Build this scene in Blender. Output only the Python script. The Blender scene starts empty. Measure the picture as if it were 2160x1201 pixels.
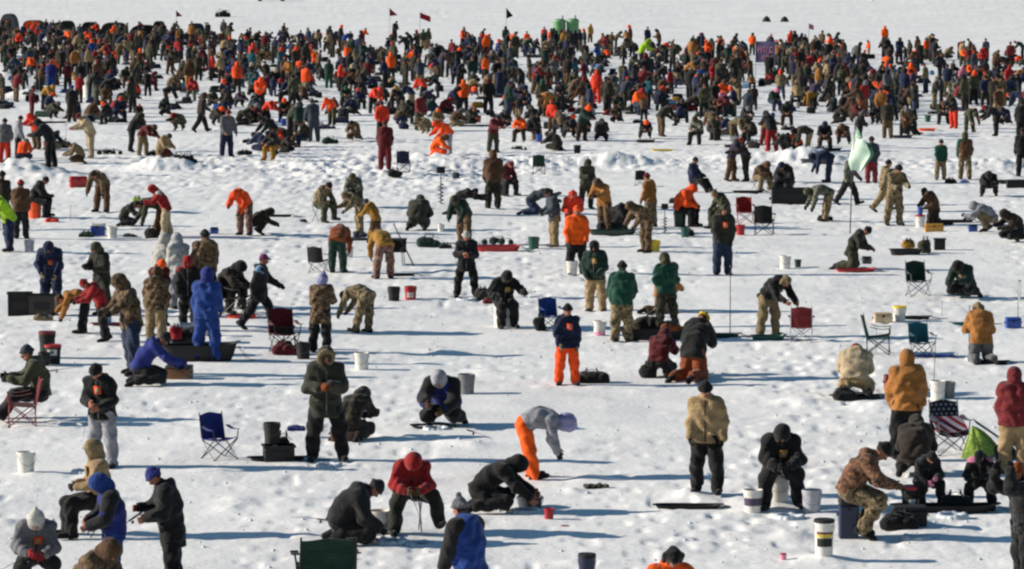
import bpy, math, random
import numpy as np
from mathutils import Matrix, Vector
R = math.radians
random.seed(7); rng = np.random.default_rng(7)
scene = bpy.context.scene
COL = scene.collection
# ------------------------------------------------------------------ camera
CAM_H, FPX, PITCH = 8.75, 8000.0, math.atan(720.5/8000.0)
cam_d = bpy.data.cameras.new('camera'); cam = bpy.data.objects.new('camera', cam_d); COL.objects.link(cam)
cam.location = (0, 0, CAM_H); cam.rotation_euler = (math.pi/2 - PITCH, 0, 0)
cam_d.sensor_width = 36; cam_d.lens = 36*FPX/2160; cam_d.clip_end = 6000; cam_d.clip_start = 0.5
scene.camera = cam

def at(px, py, h=0.0):
    """photo pixel (2160 wide) -> point on the level z = h"""
    x = (px-1080)/FPX; y = (600.5-py)/FPX
    cp, sp = math.cos(PITCH), math.sin(PITCH)
    d = (x, cp + y*sp, -sp + y*cp)
    t = (h-CAM_H)/d[2]
    return d[0]*t, d[1]*t

# ------------------------------------------------------------------ noise
def _h(ix, iy, s):
    n = (ix.astype(np.int64)*374761393 + iy.astype(np.int64)*668265263 + s*1274126177) & 0xffffffff
    n = ((n ^ (n >> 13))*1274126177) & 0xffffffff
    n = n ^ (n >> 16)
    return (n & 0xffff)/65535.0
def vnoise(x, y, s=0):
    ix, iy = np.floor(x), np.floor(y); fx, fy = x-ix, y-iy
    fx = fx*fx*(3-2*fx); fy = fy*fy*(3-2*fy)
    a = _h(ix, iy, s); b = _h(ix+1, iy, s); c = _h(ix, iy+1, s); d = _h(ix+1, iy+1, s)
    return (a+(b-a)*fx)*(1-fy) + (c+(d-c)*fx)*fy - 0.5

MOUNDS = []   # x, y, rx, ry, h
def mound(px, py, rx, ry, h): 
    x, y = at(px, py); MOUNDS.append((x, y, rx, ry*1.5, h))
BANDS = []    # rough ploughed bands: (x0,x1,yc,half,h)
def band(px0, px1, py, half, h):
    a = at(px0, py); b = at(px1, py); BANDS.append((a[0], b[0], a[1], half*1.7, h))
mound(40, 372, 2.3, 1.6, .62); mound(120, 384, 2.2, 1.1, .28); mound(335, 356, 1.5, 1.5, .38); mound(395, 358, 1.3, .8, .22)
mound(1230, 344, 2.6, .9, .26); mound(1010, 350, 2.2, 1.0, .3); mound(1560, 338, 1.8, .8, .22); mound(1700, 340, 1.6, 1.2, .4)
mound(910, 342, 1.6, .9, .25); mound(2090, 352, 1.8, 1.0, .25); mound(1310, 345, 1.5, .7, .22); mound(2140, 218, 3, 1.5, .3)
mound(20, 168, 3.2, 2.2, .5); mound(60, 205, 2, 1.4, .45)
mound(500, 366, 1.2, .7, .18); mound(640, 352, 1.6, .9, .2); mound(760, 372, 1.3, .8, .2); mound(540, 395, 1.5, .5, .12)
mound(1450, 1050, .33, .3, .1); mound(1630, 1072, .5, .35, .12); mound(1668, 1140, .35, .25, .08); mound(1730, 1190, .4, .3, .08)
mound(1240, 1012, .35, .25, .08); mound(500, 1055, .35, .3, .07); mound(90, 1000, .4, .3, .06); mound(1845, 865, .5, .35, .12); mound(1690, 850, .5, .35, .09)
mound(1060, 650, .6, .35, .09); mound(920, 740, .6, .3, .07); mound(1480, 800, .5, .3, .06); mound(1250, 610, .5, .3, .08)
for i in range(130):
    mound(rng.uniform(-200, 2360), 300+900*rng.uniform(0, 1)**1.2, rng.uniform(.15, .5), rng.uniform(.12, .35), rng.uniform(.02, .06))
band(250, 1150, 345, 5.5, .12); band(560, 1060, 385, 5.5, .09); band(1080, 1800, 345, 3.2, .12); band(1850, 2300, 350, 3.5, .11); band(-100, 420, 400, 3.5, .05)

def ground(x, y):
    x = np.asarray(x, float); y = np.asarray(y, float)
    h = .14*vnoise(x*.09, y*.06, 1) + .045*vnoise(x*.35, y*.25, 2)
    k = np.clip(.15+2.6*(vnoise(x*.33, y*.14, 8)+.35), .15, 2.1)   # smooth swept patches against trampled ones
    h = h + .024*vnoise(x*1.1, y*.6, 3) + k*(.010*vnoise(x*2.7, y*1.6, 4) + .0085*vnoise(x*6.5, y*4, 5))
    # trodden pits
    p = vnoise(x*3.6+5, y*2.6, 6); h = h - .022*k*np.clip(p-.16, 0, .2)/.2
    q = vnoise(x*1.7+50, y*2.2, 7); h = h + .02*np.clip(q-.25, 0, .25)/.25
    for (a, b, yc, half, hh) in BANDS:
        w = np.exp(-((y-yc)/half)**2) / (1+np.exp(-(x-a)*1.2)) / (1+np.exp((x-b)*1.2))
        if np.ndim(w) and w.max() < .01: continue
        n = np.abs(vnoise(x*1.9, y*.9, 11))*1.6 + 1.7*np.abs(vnoise(x*4.5+3, y*2.2, 12)) + vnoise(x*.8, y*.4, 13)
        h = h + w*hh*(n*1.0)
    for (mx, my, rx, ry, hh) in MOUNDS:
        d = ((x-mx)/rx)**2 + ((y-my)/ry)**2
        if np.ndim(d) == 0:
            if d < 9: h = h + hh*math.exp(-d*1.6)
        else:
            m = d < 9
            if m.any():
                e = np.zeros_like(d); e[m] = hh*np.exp(-d[m]*1.6)*(1+.5*vnoise(x[m]*4, y[m]*3.5, 21)); h = h+e
    return h
def gz(x, y): return float(ground(np.array([x]), np.array([y]))[0])

# ------------------------------------------------------------------ materials
MATS = {}
def lin(c):
    return tuple(((v/255)/12.92 if v/255 <= .04045 else ((v/255+.055)/1.055)**2.4) for v in c)
def base_mat(name, rough=.85):
    m = bpy.data.materials.new(name); m.use_nodes = True
    nt = m.node_tree; b = nt.nodes['Principled BSDF']; b.inputs['Roughness'].default_value = rough
    return m, nt, b
def plain(name, rgb, rough=.5, metal=0.0, var=.12):
    if name in MATS: return MATS[name]
    m, nt, b = base_mat(name, rough); N = nt.nodes; L = nt.links
    b.inputs['Metallic'].default_value = metal
    c = lin(rgb)
    tc = N.new('ShaderNodeTexCoord'); n = N.new('ShaderNodeTexNoise'); n.inputs['Scale'].default_value = 9; n.inputs['Detail'].default_value = 4
    L.new(tc.outputs['Object'], n.inputs['Vector'])
    r = N.new('ShaderNodeValToRGB'); r.color_ramp.elements[0].position = .3; r.color_ramp.elements[1].position = .7
    r.color_ramp.elements[0].color = (*[v*(1-var) for v in c], 1); r.color_ramp.elements[1].color = (*[min(1, v*(1+var)) for v in c], 1)
    L.new(n.outputs[0], r.inputs[0]); L.new(r.outputs[0], b.inputs['Base Color'])
    MATS[name] = m; return m
CLOTH = {
 'black': (14, 14, 16), 'charcoal': (27, 27, 29), 'slate': (56, 64, 74), 'grey': (112, 112, 116), 'light grey': (170, 170, 178), 'white': (215, 212, 205),
 'navy': (24, 34, 66), 'blue': (32, 70, 150), 'royal blue': (38, 52, 134), 'denim': (44, 58, 88), 'teal': (30, 98, 112), 'light blue': (130, 165, 200),
 'dark green': (22, 52, 42), 'green': (18, 76, 60), 'olive': (66, 68, 48), 'dark olive': (46, 47, 37), 'lime': (176, 220, 44), 'lime green': (190, 222, 100),
 'tan': (176, 148, 108), 'beige': (202, 180, 146), 'khaki': (150, 130, 96), 'brown': (94, 64, 40), 'dark brown': (46, 36, 29), 'ochre': (176, 116, 54), 'rust': (150, 74, 32), 'golden': (182, 132, 46),
 'red': (164, 26, 30), 'dark red': (104, 20, 28), 'maroon': (132, 38, 44), 'orange': (255, 84, 20), 'bright orange': (255, 96, 12), 'orange red': (226, 58, 32),
 'pink': (226, 140, 170), 'purple': (70, 58, 84), 'lilac': (168, 164, 206), 'yellow': (228, 196, 50), 'skin': (190, 126, 98), 'hair': (52, 38, 28), 'magenta': (150, 60, 120),
}
CAMO = {
 'camo brown': ((112, 86, 60), (66, 52, 38), (140, 116, 86)), 'camo green': ((74, 78, 52), (40, 44, 32), (108, 102, 72)),
 'camo tan': ((142, 122, 90), (84, 72, 52), (176, 156, 118)), 'camo red': ((124, 84, 62), (74, 56, 42), (156, 112, 84)), 'camo grey': ((112, 114, 98), (62, 66, 56), (156, 154, 134)),
 'dark camo': ((52, 48, 36), (28, 28, 24), (82, 74, 54)), 'camo pink': ((142, 104, 92), (92, 66, 58), (172, 136, 118)),
}
def cloth(name):
    key = 'cloth '+name
    if key in MATS: return MATS[key]
    m, nt, b = base_mat(key, .92); N = nt.nodes; L = nt.links
    b.inputs['Specular IOR Level'].default_value = .25
    if 'Sheen Weight' in b.inputs: b.inputs['Sheen Weight'].default_value = .12
    tc = N.new('ShaderNodeTexCoord')
    if name in CAMO:
        a, d, l = [tuple(x*.62 for x in lin(v)) for v in CAMO[name]]
        v = N.new('ShaderNodeTexNoise'); v.inputs['Scale'].default_value = 11; v.inputs['Detail'].default_value = 3; v.inputs['Distortion'].default_value = 1.2
        L.new(tc.outputs['Object'], v.inputs['Vector'])
        r = N.new('ShaderNodeValToRGB'); r.color_ramp.interpolation = 'CONSTANT'
        e = r.color_ramp.elements; e[0].position = 0; e[0].color = (*d, 1); e[1].position = .44; e[1].color = (*a, 1)
        k = e.new(.56); k.color = (*l, 1)
        L.new(v.outputs[0], r.inputs[0]); col = r.outputs[0]
    else:
        c = [x*(.8 if 'orange' in name else .66 if max(lin(CLOTH[name])) > .08 else .8) for x in lin(CLOTH[name])]
        v = N.new('ShaderNodeTexNoise'); v.inputs['Scale'].default_value = 5; v.inputs['Detail'].default_value = 5
        L.new(tc.outputs['Object'], v.inputs['Vector'])
        r = N.new('ShaderNodeValToRGB'); r.color_ramp.elements[0].position = .32; r.color_ramp.elements[1].position = .68
        r.color_ramp.elements[0].color = (*[x*.72 for x in c], 1); r.color_ramp.elements[1].color = (*[min(1, x*1.2+.004) for x in c], 1)
        L.new(v.outputs[0], r.inputs[0]); col = r.outputs[0]
    # each wearer's clothes a touch different in tone
    oi = N.new('ShaderNodeObjectInfo'); mr = N.new('ShaderNodeMapRange'); mr.inputs[3].default_value = .82; mr.inputs[4].default_value = 1.18
    L.new(oi.outputs['Random'], mr.inputs[0])
    hs = N.new('ShaderNodeHueSaturation'); L.new(mr.outputs[0], hs.inputs['Value']); L.new(col, hs.inputs['Color']); L.new(hs.outputs[0], b.inputs['Base Color'])
    n2 = N.new('ShaderNodeTexNoise'); n2.inputs['Scale'].default_value = 26; n2.inputs['Detail'].default_value = 4; L.new(tc.outputs['Object'], n2.inputs['Vector'])
    bp = N.new('ShaderNodeBump'); bp.inputs['Strength'].default_value = .55; bp.inputs['Distance'].default_value = .03
    L.new(n2.outputs[0], bp.inputs['Height'])
    mp = N.new('ShaderNodeMapping'); mp.inputs['Scale'].default_value = (4, 4, 13); mp.inputs['Rotation'].default_value = (.35, .25, 0); L.new(tc.outputs['Object'], mp.inputs[0])
    n3 = N.new('ShaderNodeTexNoise'); n3.inputs['Scale'].default_value = 1.0; n3.inputs['Detail'].default_value = 3; n3.inputs['Distortion'].default_value = .8; L.new(mp.outputs[0], n3.inputs['Vector'])
    b2 = N.new('ShaderNodeBump'); b2.inputs['Strength'].default_value = .6; b2.inputs['Distance'].default_value = .07
    L.new(n3.outputs[0], b2.inputs['Height']); L.new(bp.outputs[0], b2.inputs['Normal']); L.new(b2.outputs[0], b.inputs['Normal'])
    MATS[key] = m; return m

# ------------------------------------------------------------------ object helpers
def link(o, parent=None):
    COL.objects.link(o)
    if parent is not None: o.parent = parent
    return o
def mesh_np(name, V, Q, mats=(), mi=None, smooth=True):
    me = bpy.data.meshes.new(name)
    V = np.asarray(V, np.float32); Q = np.asarray(Q, np.int32)
    k = Q.shape[1] if len(Q) else 4
    me.vertices.add(len(V)); me.vertices.foreach_set('co', V.ravel())
    me.loops.add(Q.size); me.loops.foreach_set('vertex_index', Q.ravel())
    me.polygons.add(len(Q)); me.polygons.foreach_set('loop_start', np.arange(0, Q.size, k, dtype=np.int32))
    try: me.polygons.foreach_set('loop_total', np.full(len(Q), k, np.int32))
    except Exception: pass
    for m in mats: me.materials.append(m)
    if mi is not None: me.polygons.foreach_set('material_index', np.asarray(mi, np.int32))
    me.update(calc_edges=True); me.validate()
    if smooth: me.shade_smooth()
    return me
def obj(name, me, parent=None, mat=None, loc=None, rz=None):
    o = bpy.data.objects.new(name, me); link(o, parent)
    if mat is not None:
        if len(me.materials) == 0: me.materials.append(mat)
        elif me.materials[0] is not mat:
            o.material_slots[0].link = 'OBJECT'; o.material_slots[0].material = mat
    if loc is not None: o.location = loc
    if rz is not None: o.rotation_euler = (0, 0, rz)
    return o
def tag(o, label=None, cat=None, group=None, kind=None):
    if label: o['label'] = label
    if cat: o['category'] = cat
    if group: o['group'] = group
    if kind: o['kind'] = kind
    return o

# ------------------------------------------------------------------ surface nets
def nets(F, o, h):
    S = F < 0
    c = np.zeros(tuple(n-1 for n in F.shape), np.int8)
    for i in (0, 1):
        for j in (0, 1):
            for k in (0, 1):
                c += S[i:F.shape[0]-1+i, j:F.shape[1]-1+j, k:F.shape[2]-1+k]
    mixed = (c > 0) & (c < 8)
    idx = -np.ones(mixed.shape, np.int64); I = np.nonzero(mixed); n = len(I[0]); idx[mixed] = np.arange(n)
    if n == 0: return np.zeros((0, 3)), np.zeros((0, 4), int)
    acc = np.zeros((n, 3)); cnt = np.zeros(n)
    for ax in range(3):
        b, d = (ax+1) % 3, (ax+2) % 3
        for p in (0, 1):
            for q in (0, 1):
                off = [0, 0, 0]; off[b] = p; off[d] = q
                o2 = list(off); o2[ax] = 1
                f0 = F[I[0]+off[0], I[1]+off[1], I[2]+off[2]]; f1 = F[I[0]+o2[0], I[1]+o2[1], I[2]+o2[2]]
                m = (f0 < 0) != (f1 < 0)
                t = f0[m]/(f0[m]-f1[m])
                pos = np.tile(np.array(off, float), (len(t), 1)); pos[:, ax] = t
                acc[m] += pos; cnt[m] += 1
    V = acc/cnt[:, None] + np.stack(I, 1); V = V*h + np.asarray(o)
    quads = []
    for ax in range(3):
        b, d = (ax+1) % 3, (ax+2) % 3
        s0 = [slice(1, -1)]*3; s1 = [slice(1, -1)]*3
        s0[ax] = slice(0, -1); s1[ax] = slice(1, None)
        A = S[tuple(s0)]; B = S[tuple(s1)]
        for flip, M in ((False, A & ~B), (True, ~A & B)):
            J = list(np.nonzero(M))
            if len(J[0]) == 0: continue
            J[b] = J[b]+1; J[d] = J[d]+1
            def g(db, dd):
                K = [J[0], J[1], J[2]]; K[b] = K[b]+db; K[d] = K[d]+dd
                return idx[K[0], K[1], K[2]]
            q = np.stack([g(-1, -1), g(0, -1), g(0, 0), g(-1, 0)], 1)
            if flip: q = q[:, ::-1]
            quads.append(q)
    Q = np.concatenate(quads) if quads else np.zeros((0, 4), int)
    Q = Q[(Q >= 0).all(1)]
    return V, Q

def cap_d(X, Y, Z, p, q, r0, r1, sy=1.0):
    p = np.asarray(p, float); q = np.asarray(q, float); d = q-p; L2 = float(d@d)+1e-9
    t = ((X-p[0])*d[0]+(Y-p[1])*d[1]+(Z-p[2])*d[2])/L2; t = np.clip(t, 0, 1)
    dx = X-(p[0]+d[0]*t); dy = (Y-(p[1]+d[1]*t))/sy; dz = Z-(p[2]+d[2]*t)
    return np.sqrt(dx*dx+dy*dy+dz*dz) - (r0+(r1-r0)*t)
def sdf_mesh(prims, h, k=.03, clips=(), fold=0.0, seed=0, minus=()):
    """prims: (p, q, r0, r1); clips: (point, normal) keeps the side the normal points away from"""
    P = np.array([list(a[0])+[max(a[2], a[3])] for a in prims]+[list(a[1])+[max(a[2], a[3])] for a in prims])
    lo = (P[:, :3]-P[:, 3:]).min(0)-2.2*h-fold; hi = (P[:, :3]+P[:, 3:]).max(0)+2.2*h+fold
    n = np.ceil((hi-lo)/h).astype(int)+1
    X, Y, Z = np.meshgrid(*[lo[i]+h*np.arange(n[i]) for i in range(3)], indexing='ij', sparse=True)
    F = None
    for a in prims:
        d = cap_d(X, Y, Z, *a)
        if F is None: F = d
        else:
            e = np.maximum(k-np.abs(F-d), 0)/k
            F = np.minimum(F, d) - e*e*k*.25
    if fold:
        s = seed*1.7
        F = F + fold*(.6*np.sin(21*Z+5*np.sin(8*X+s)+4*np.sin(9*Y+1.3*s)) + .5*np.sin(15*Z+14*X-12*Y+3*np.sin(7*Y+s)+s) + .4*np.sin(33*Z-19*Y+9*X+2*s))
    for (pt, nn) in clips:
        F = np.maximum(F, (X-pt[0])*nn[0]+(Y-pt[1])*nn[1]+(Z-pt[2])*nn[2])
    for a in minus:
        F = np.maximum(F, -cap_d(X, Y, Z, *a))
    F = np.broadcast_to(F, tuple(n)).copy()
    F[0] = F[-1] = 1; F[:, 0] = F[:, -1] = 1; F[:, :, 0] = F[:, :, -1] = 1
    return nets(F, lo, h)
# ------------------------------------------------------------------ people
# arms: (forward, abduct, elbow, inward)   legs: (forward, abduct, knee)
POSES = {
 'stand':  dict(T=2, U=6, H=12, AL=(4, 9, 16, 4), AR=(8, 8, 22, 6), LL=(3, 5, 4), LR=(-2, 5, 3)),
 'look':   dict(T=4, U=14, H=38, AL=(10, 8, 55, 30), AR=(14, 8, 62, 34), LL=(5, 6, 8), LR=(-1, 5, 4)),
 'rod':    dict(T=4, U=12, H=34, AL=(16, 7, 82, 36), AR=(20, 8, 74, 30), LL=(4, 6, 6), LR=(-2, 6, 4)),
 'pocket': dict(T=2, U=8, H=16, AL=(-14, 16, 44, 26), AR=(-12, 16, 42, 24), LL=(3, 6, 4), LR=(-2, 6, 4)),
 'wide':   dict(T=3, U=12, H=20, AL=(14, 14, 80, 40), AR=(16, 14, 78, 42), LL=(2, 12, 4), LR=(0, 13, 4)),
 'walk':   dict(T=6, U=6, H=8, AL=(22, 8, 30, 4), AR=(-18, 8, 20, 4), LL=(24, 3, 6), LR=(-20, 3, 16)),
 'lean':   dict(T=22, U=18, H=24, AL=(30, 6, 40, 14), AR=(26, 6, 46, 14), LL=(6, 6, 10), LR=(-4, 6, 8)),
 'stoop':  dict(T=40, U=26, H=14, AL=(4, 7, 30, 14), AR=(12, 7, 32, 14), LL=(10, 7, 10), LR=(2, 7, 8)),
 'bend':   dict(T=62, U=34, H=2, AL=(-14, 5, 8, 4), AR=(-4, 5, 10, 4), LL=(13, 7, 4), LR=(7, 7, 2)),
 'kneel':  dict(T=14, U=22, H=34, AL=(6, 8, 56, 30), AR=(10, 8, 50, 28), LL=(8, 9, 98), LR=(6, 9, 96)),
 'ksit':   dict(T=26, U=28, H=28, AL=(16, 10, 44, 26), AR=(22, 10, 38, 24), LL=(76, 12, 156), LR=(72, 12, 152)),
 'kbow':   dict(T=48, U=26, H=18, AL=(44, 6, 20, 8), AR=(52, 6, 16, 8), LL=(40, 9, 128), LR=(38, 9, 126)),
 'sit':    dict(T=16, U=24, H=28, AL=(10, 12, 54, 34), AR=(14, 12, 48, 32), LL=(84, 14, 84), LR=(80, 14, 78)),
 'sitlow': dict(T=24, U=26, H=26, AL=(16, 12, 50, 28), AR=(20, 12, 46, 28), LL=(96, 14, 104), LR=(92, 14, 100)),
 'recline':dict(T=-12, U=14, H=14, AL=(24, 12, 60, 22), AR=(26, 12, 58, 22), LL=(88, 10, 50), LR=(86, 12, 44)),
 'squat':  dict(T=36, U=26, H=20, AL=(24, 10, 36, 16), AR=(28, 10, 34, 16), LL=(108, 14, 138), LR=(104, 14, 136)),
 'raise':  dict(T=2, U=4, H=4, AL=(100, 12, 96, 20), AR=(86, 12, 100, 20), LL=(3, 6, 4), LR=(-2, 6, 4)),
 'carry':  dict(T=4, U=8, H=10, AL=(6, 22, 18, 4), AR=(50, 10, 30, 10), LL=(12, 5, 8), LR=(-8, 5, 8)),
}
def d3(a, b=0.0, s=1):
    a, b = R(a), R(b)
    return np.array([math.sin(b)*s, -math.sin(a)*math.cos(b), -math.cos(a)*math.cos(b)])
def up(a):
    a = R(a); return np.array([0, -math.sin(a), math.cos(a)])
def fwd(a):
    a = R(a); return np.array([0, -math.cos(a), -math.sin(a)])
def skeleton(P):
    J = {}
    T, U, H = P['T'], P['U'], P['H']
    J['p'] = np.zeros(3); J['m'] = up(T)*.25; J['n'] = J['m']+up(T+U)*.27
    J['ta'] = T; J['ca'] = T+U
    na = T+U+H*.35; J['h'] = J['n']+up(na)*.175+fwd(na)*.02
    J['ha'] = (T+U)*.75+H
    for s, A, Lg in ((1, P['AL'], P['LL']), (-1, P['AR'], P['LR'])):
        k = 'l' if s > 0 else 'r'
        sh = J['n']-up(T+U)*.055+np.array([.185*s, 0, 0]); J['sh'+k] = sh
        a, b, e, inn = A; a = a + (T+U)*.25
        el = sh+d3(a, b, s)*.285; J['el'+k] = el
        f = d3(a+e, 0); f = f*math.cos(R(inn)) + np.array([-s*math.sin(R(inn)), 0, 0])
        J['wr'+k] = el+f*.25; J['fd'+k] = f
        a, b, kn = Lg
        hp = np.array([.095*s, 0, 0]) - up(T*.5)*.02; J['hp'+k] = hp
        k_ = hp+d3(a, b, s)*.425; J['kn'+k] = k_
        sd = d3(a-kn, b*.35, s); J['an'+k] = k_+sd*.40
        sa = a-kn
        fa = sa+90 if sa > -50 else (sa+25 if sa > -105 else sa+10)
        if sa > 20: fa = sa+75
        ft = d3(fa, 0); ft = ft + np.array([.16*s, 0, 0]); ft /= np.linalg.norm(ft)
        J['hl'+k] = J['an'+k]-ft*.06+sd*.045; J['to'+k] = J['an'+k]+ft*.17+sd*.05
    low = min(min(J['hl'+k][2], J['to'+k][2])-.048 for k in 'lr')
    low = min(low, min(J['kn'+k][2]-.075 for k in 'lr'), J['p'][2]-.17)
    pts = []
    for k in 'lr':
        for q, r in (('kn', .08), ('an', .06), ('to', .05), ('hl', .05)):
            v = J[q+k]
            if v[2]-r < low+.14: pts.append(v)
    c = np.mean(pts, 0) if pts else np.zeros(3)
    sh = np.array([-c[0]*0, -c[1], -low])
    for q in list(J):
        if isinstance(J[q], np.ndarray) and not q.startswith('fd'): J[q] = J[q]+sh
    return J
def frame(up_, fw):
    """3x3 columns: x, y(back), z(up) so that local -Y is fw"""
    z = up_/np.linalg.norm(up_); y = -fw/np.linalg.norm(fw); x = np.cross(y, z); x /= np.linalg.norm(x)
    y = np.cross(z, x)
    return np.stack([x, y, z], 1)
# ---- head, in its own frame (face towards -Y, centre at the ears)
HEADS = {}
def head_mesh(h):
    if h in HEADS: return HEADS[h]
    A = lambda *v: np.array(v, float)
    pr = [(A(0, .012, .025), A(0, .03, .02), .086, .084), (A(0, -.022, .03), A(0, -.015, -.04), .072, .058),
          (A(0, -.055, -.075), A(0, -.03, -.06), .034, .05), (A(-.045, -.01, -.05), A(-.03, -.04, -.07), .035, .028), (A(.045, -.01, -.05), A(.03, -.04, -.07), .035, .028)]
    if h < .02:
        pr += [(A(0, -.088, .012), A(0, -.112, -.018), .012, .015), (A(-.012, -.1, -.022), A(.012, -.1, -.022), .010, .010),
               (A(-.03, -.086, .03), A(.03, -.086, .03), .012, .012), (A(-.018, -.086, -.052), A(.018, -.086, -.052), .010, .010),
               (A(.082, .012, .012), A(.080, .016, -.025), .014, .010), (A(-.082, .012, .012), A(-.080, .016, -.025), .014, .010)]
    mi_ = [(A(.032, -.108, .010), A(.034, -.106, .010), .016, .016), (A(-.032, -.108, .010), A(-.034, -.106, .010), .016, .016)] if h < .012 else []
    V, Q = sdf_mesh(pr, h, k=.022, minus=mi_)
    c = V[Q].mean(1)
    hair = ((c[:, 2] > .045) & (c[:, 1] > -.075)) | ((c[:, 1] > .02) & (c[:, 2] > -.045)) | (c[:, 2] > .085)
    mi = np.where(hair, 1, 0)
    if h < .02:
        for s in (1, -1):
            ev, eq = sdf_mesh([(A(.032*s, -.085, .010), A(.0321*s, -.085, .010), .0135, .0135)], .006, k=.01)
            ec = ev[eq].mean(1)
            Q = np.concatenate([Q, eq+len(V)]); V = np.concatenate([V, ev])
            mi = np.concatenate([mi, np.where((ec[:, 1] < -.0955) & (np.abs(ec[:, 0]-.032*s) < .006), 3, 2)])
        lips = (c[:, 1] < -.088) & (np.abs(c[:, 2]+.052) < .008) & (np.abs(c[:, 0]) < .026)
        mi[:len(lips)][lips] = 4
    HEADS[h] = (V, Q, mi); return HEADS[h]
def hat_mesh(kind, h):
    A = lambda *v: np.array(v, float)
    key = (kind, h)
    if key in HEADS: return HEADS[key]
    H0 = (A(0, .0, .045), A(0, .022, .035), .099, .098)
    if kind in ('beanie', 'pompom'):
        pr = [H0, (A(0, .02, .08), A(0, .03, .085), .075, .07), (A(-.03, .0, .028), A(.03, .0, .028), .082, .082)]
        for i in range(12):
            a = math.pi*2*i/12; b = math.pi*2*(i+1)/12; f = lambda t: A(.097*math.sin(t), .008-.108*math.cos(t), .036+.026*math.cos(t)*0-.018*(1-math.cos(t))*.5+.01)
            pr.append((f(a), f(b), .017, .017))
        if kind == 'pompom': pr.append((A(0, .03, .17), A(0, .03, .175), .036, .036))
        V, Q = sdf_mesh(pr, h, k=.02, clips=[(A(0, -.09, .035), A(0, -.25, -.97)/1.0017)], fold=.003)
    elif kind == 'cap':
        V, Q = sdf_mesh([H0, (A(0, .01, .075), A(0, .02, .08), .075, .07), (A(-.045, -.10, .055), A(.045, -.10, .055), .026, .026), (A(-.035, -.15, .045), A(.035, -.15, .045), .02, .02)], h, k=.02, clips=[(A(0, -.09, .04), A(0, -.05, -.9987))])
    elif kind == 'trapper':
        V, Q = sdf_mesh([H0, (A(0, -.07, .085), A(0, -.06, .06), .05, .04), (A(.095, .01, .04), A(.10, .0, -.06), .04, .035), (A(-.095, .01, .04), A(-.10, .0, -.06), .04, .035), (A(0, .08, .05), A(0, .08, -.05), .045, .04)], h, k=.03, fold=.006,
                        minus=[(A(0, -.14, .0), A(0, -.14, -.12), .075, .09)])
    elif kind in ('hood', 'mask'):
        big = .012 if kind == 'hood' else 0
        pr = [(A(0, .012, .042), A(0, .03, .02), .108+big, .112+big), (A(0, .01, -.04), A(0, .03, -.11), .094+big, .11+big), (A(0, -.04, .03), A(0, -.02, -.06), .09+big, .09+big)]
        mn = [(A(0, -.19, .02), A(0, -.17, -.05), .088, .085)] if kind == 'hood' else [(A(0, -.16, .014), A(0, -.155, .008), .05, .05)]
        V, Q = sdf_mesh(pr, h, k=.04, fold=.005, minus=mn, seed=3)
    elif kind == 'point':
        pr = [(A(0, .012, .042), A(0, .03, .02), .118, .12), (A(0, .03, .13), A(0, .07, .22), .075, .022), (A(0, .01, -.04), A(0, .03, -.11), .105, .12)]
        V, Q = sdf_mesh(pr, h, k=.05, fold=.005, minus=[(A(0, -.19, .02), A(0, -.17, -.05), .088, .085)])
    elif kind == 'big':
        pr = [(A(0, .0, .05), A(0, -.06, .06), .14, .15), (A(0, .01, -.05), A(0, .03, -.10), .12, .11)]
        V, Q = sdf_mesh(pr, h, k=.05, fold=.012, minus=[(A(0, -.25, .02), A(0, -.22, -.05), .10, .10)])
    elif kind == 'fur':
        n = 16; pr = []
        for i in range(n):
            a = 2*math.pi*i/n; b = 2*math.pi*(i+1)/n
            f = lambda t: A(.108*math.sin(t), -.075-.02*math.cos(t), .015+.118*math.cos(t))
            pr.append((f(a), f(b), .034, .034))
        V, Q = sdf_mesh(pr, h, k=.02, fold=.012, seed=5)
    HEADS[key] = (V, Q); return HEADS[key]
def hand_mesh(curl, h):
    key = ('hand', curl, h)
    if key in HEADS: return HEADS[key]
    A = lambda *v: np.array(v, float)
    # +Z from wrist to fingers, palm faces -Y, thumb on +X
    pr = [(A(-.022, 0, .02), A(-.026, 0, .085), .02, .017), (A(.0, 0, .01), A(.0, 0, .09), .022, .018), (A(.022, 0, .02), A(.026, 0, .085), .02, .017)]
    for i, (x, L) in enumerate(((-.032, .058), (-.011, .072), (.011, .078), (.031, .068))):
        p = A(x, 0, .09); a = R(curl*.5+i*2); q = p+A(x*.1, -math.sin(a), math.cos(a))*L*.45
        a2 = a+R(curl*.9); q2 = q+A(0, -math.sin(a2), math.cos(a2))*L*.32
        a3 = a2+R(curl*.6); q3 = q2+A(0, -math.sin(a3), math.cos(a3))*L*.26
        pr += [(p, q, .0105, .0098), (q, q2, .0098, .009), (q2, q3, .009, .008)]
    pr += [(A(.03, -.004, .03), A(.056, -.018, .058), .014, .0115), (A(.056, -.018, .058), A(.062, -.034, .086), .0115, .0095)]
    V, Q = sdf_mesh(pr, h, k=.007)
    HEADS[key] = (V, Q); return HEADS[key]

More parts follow.
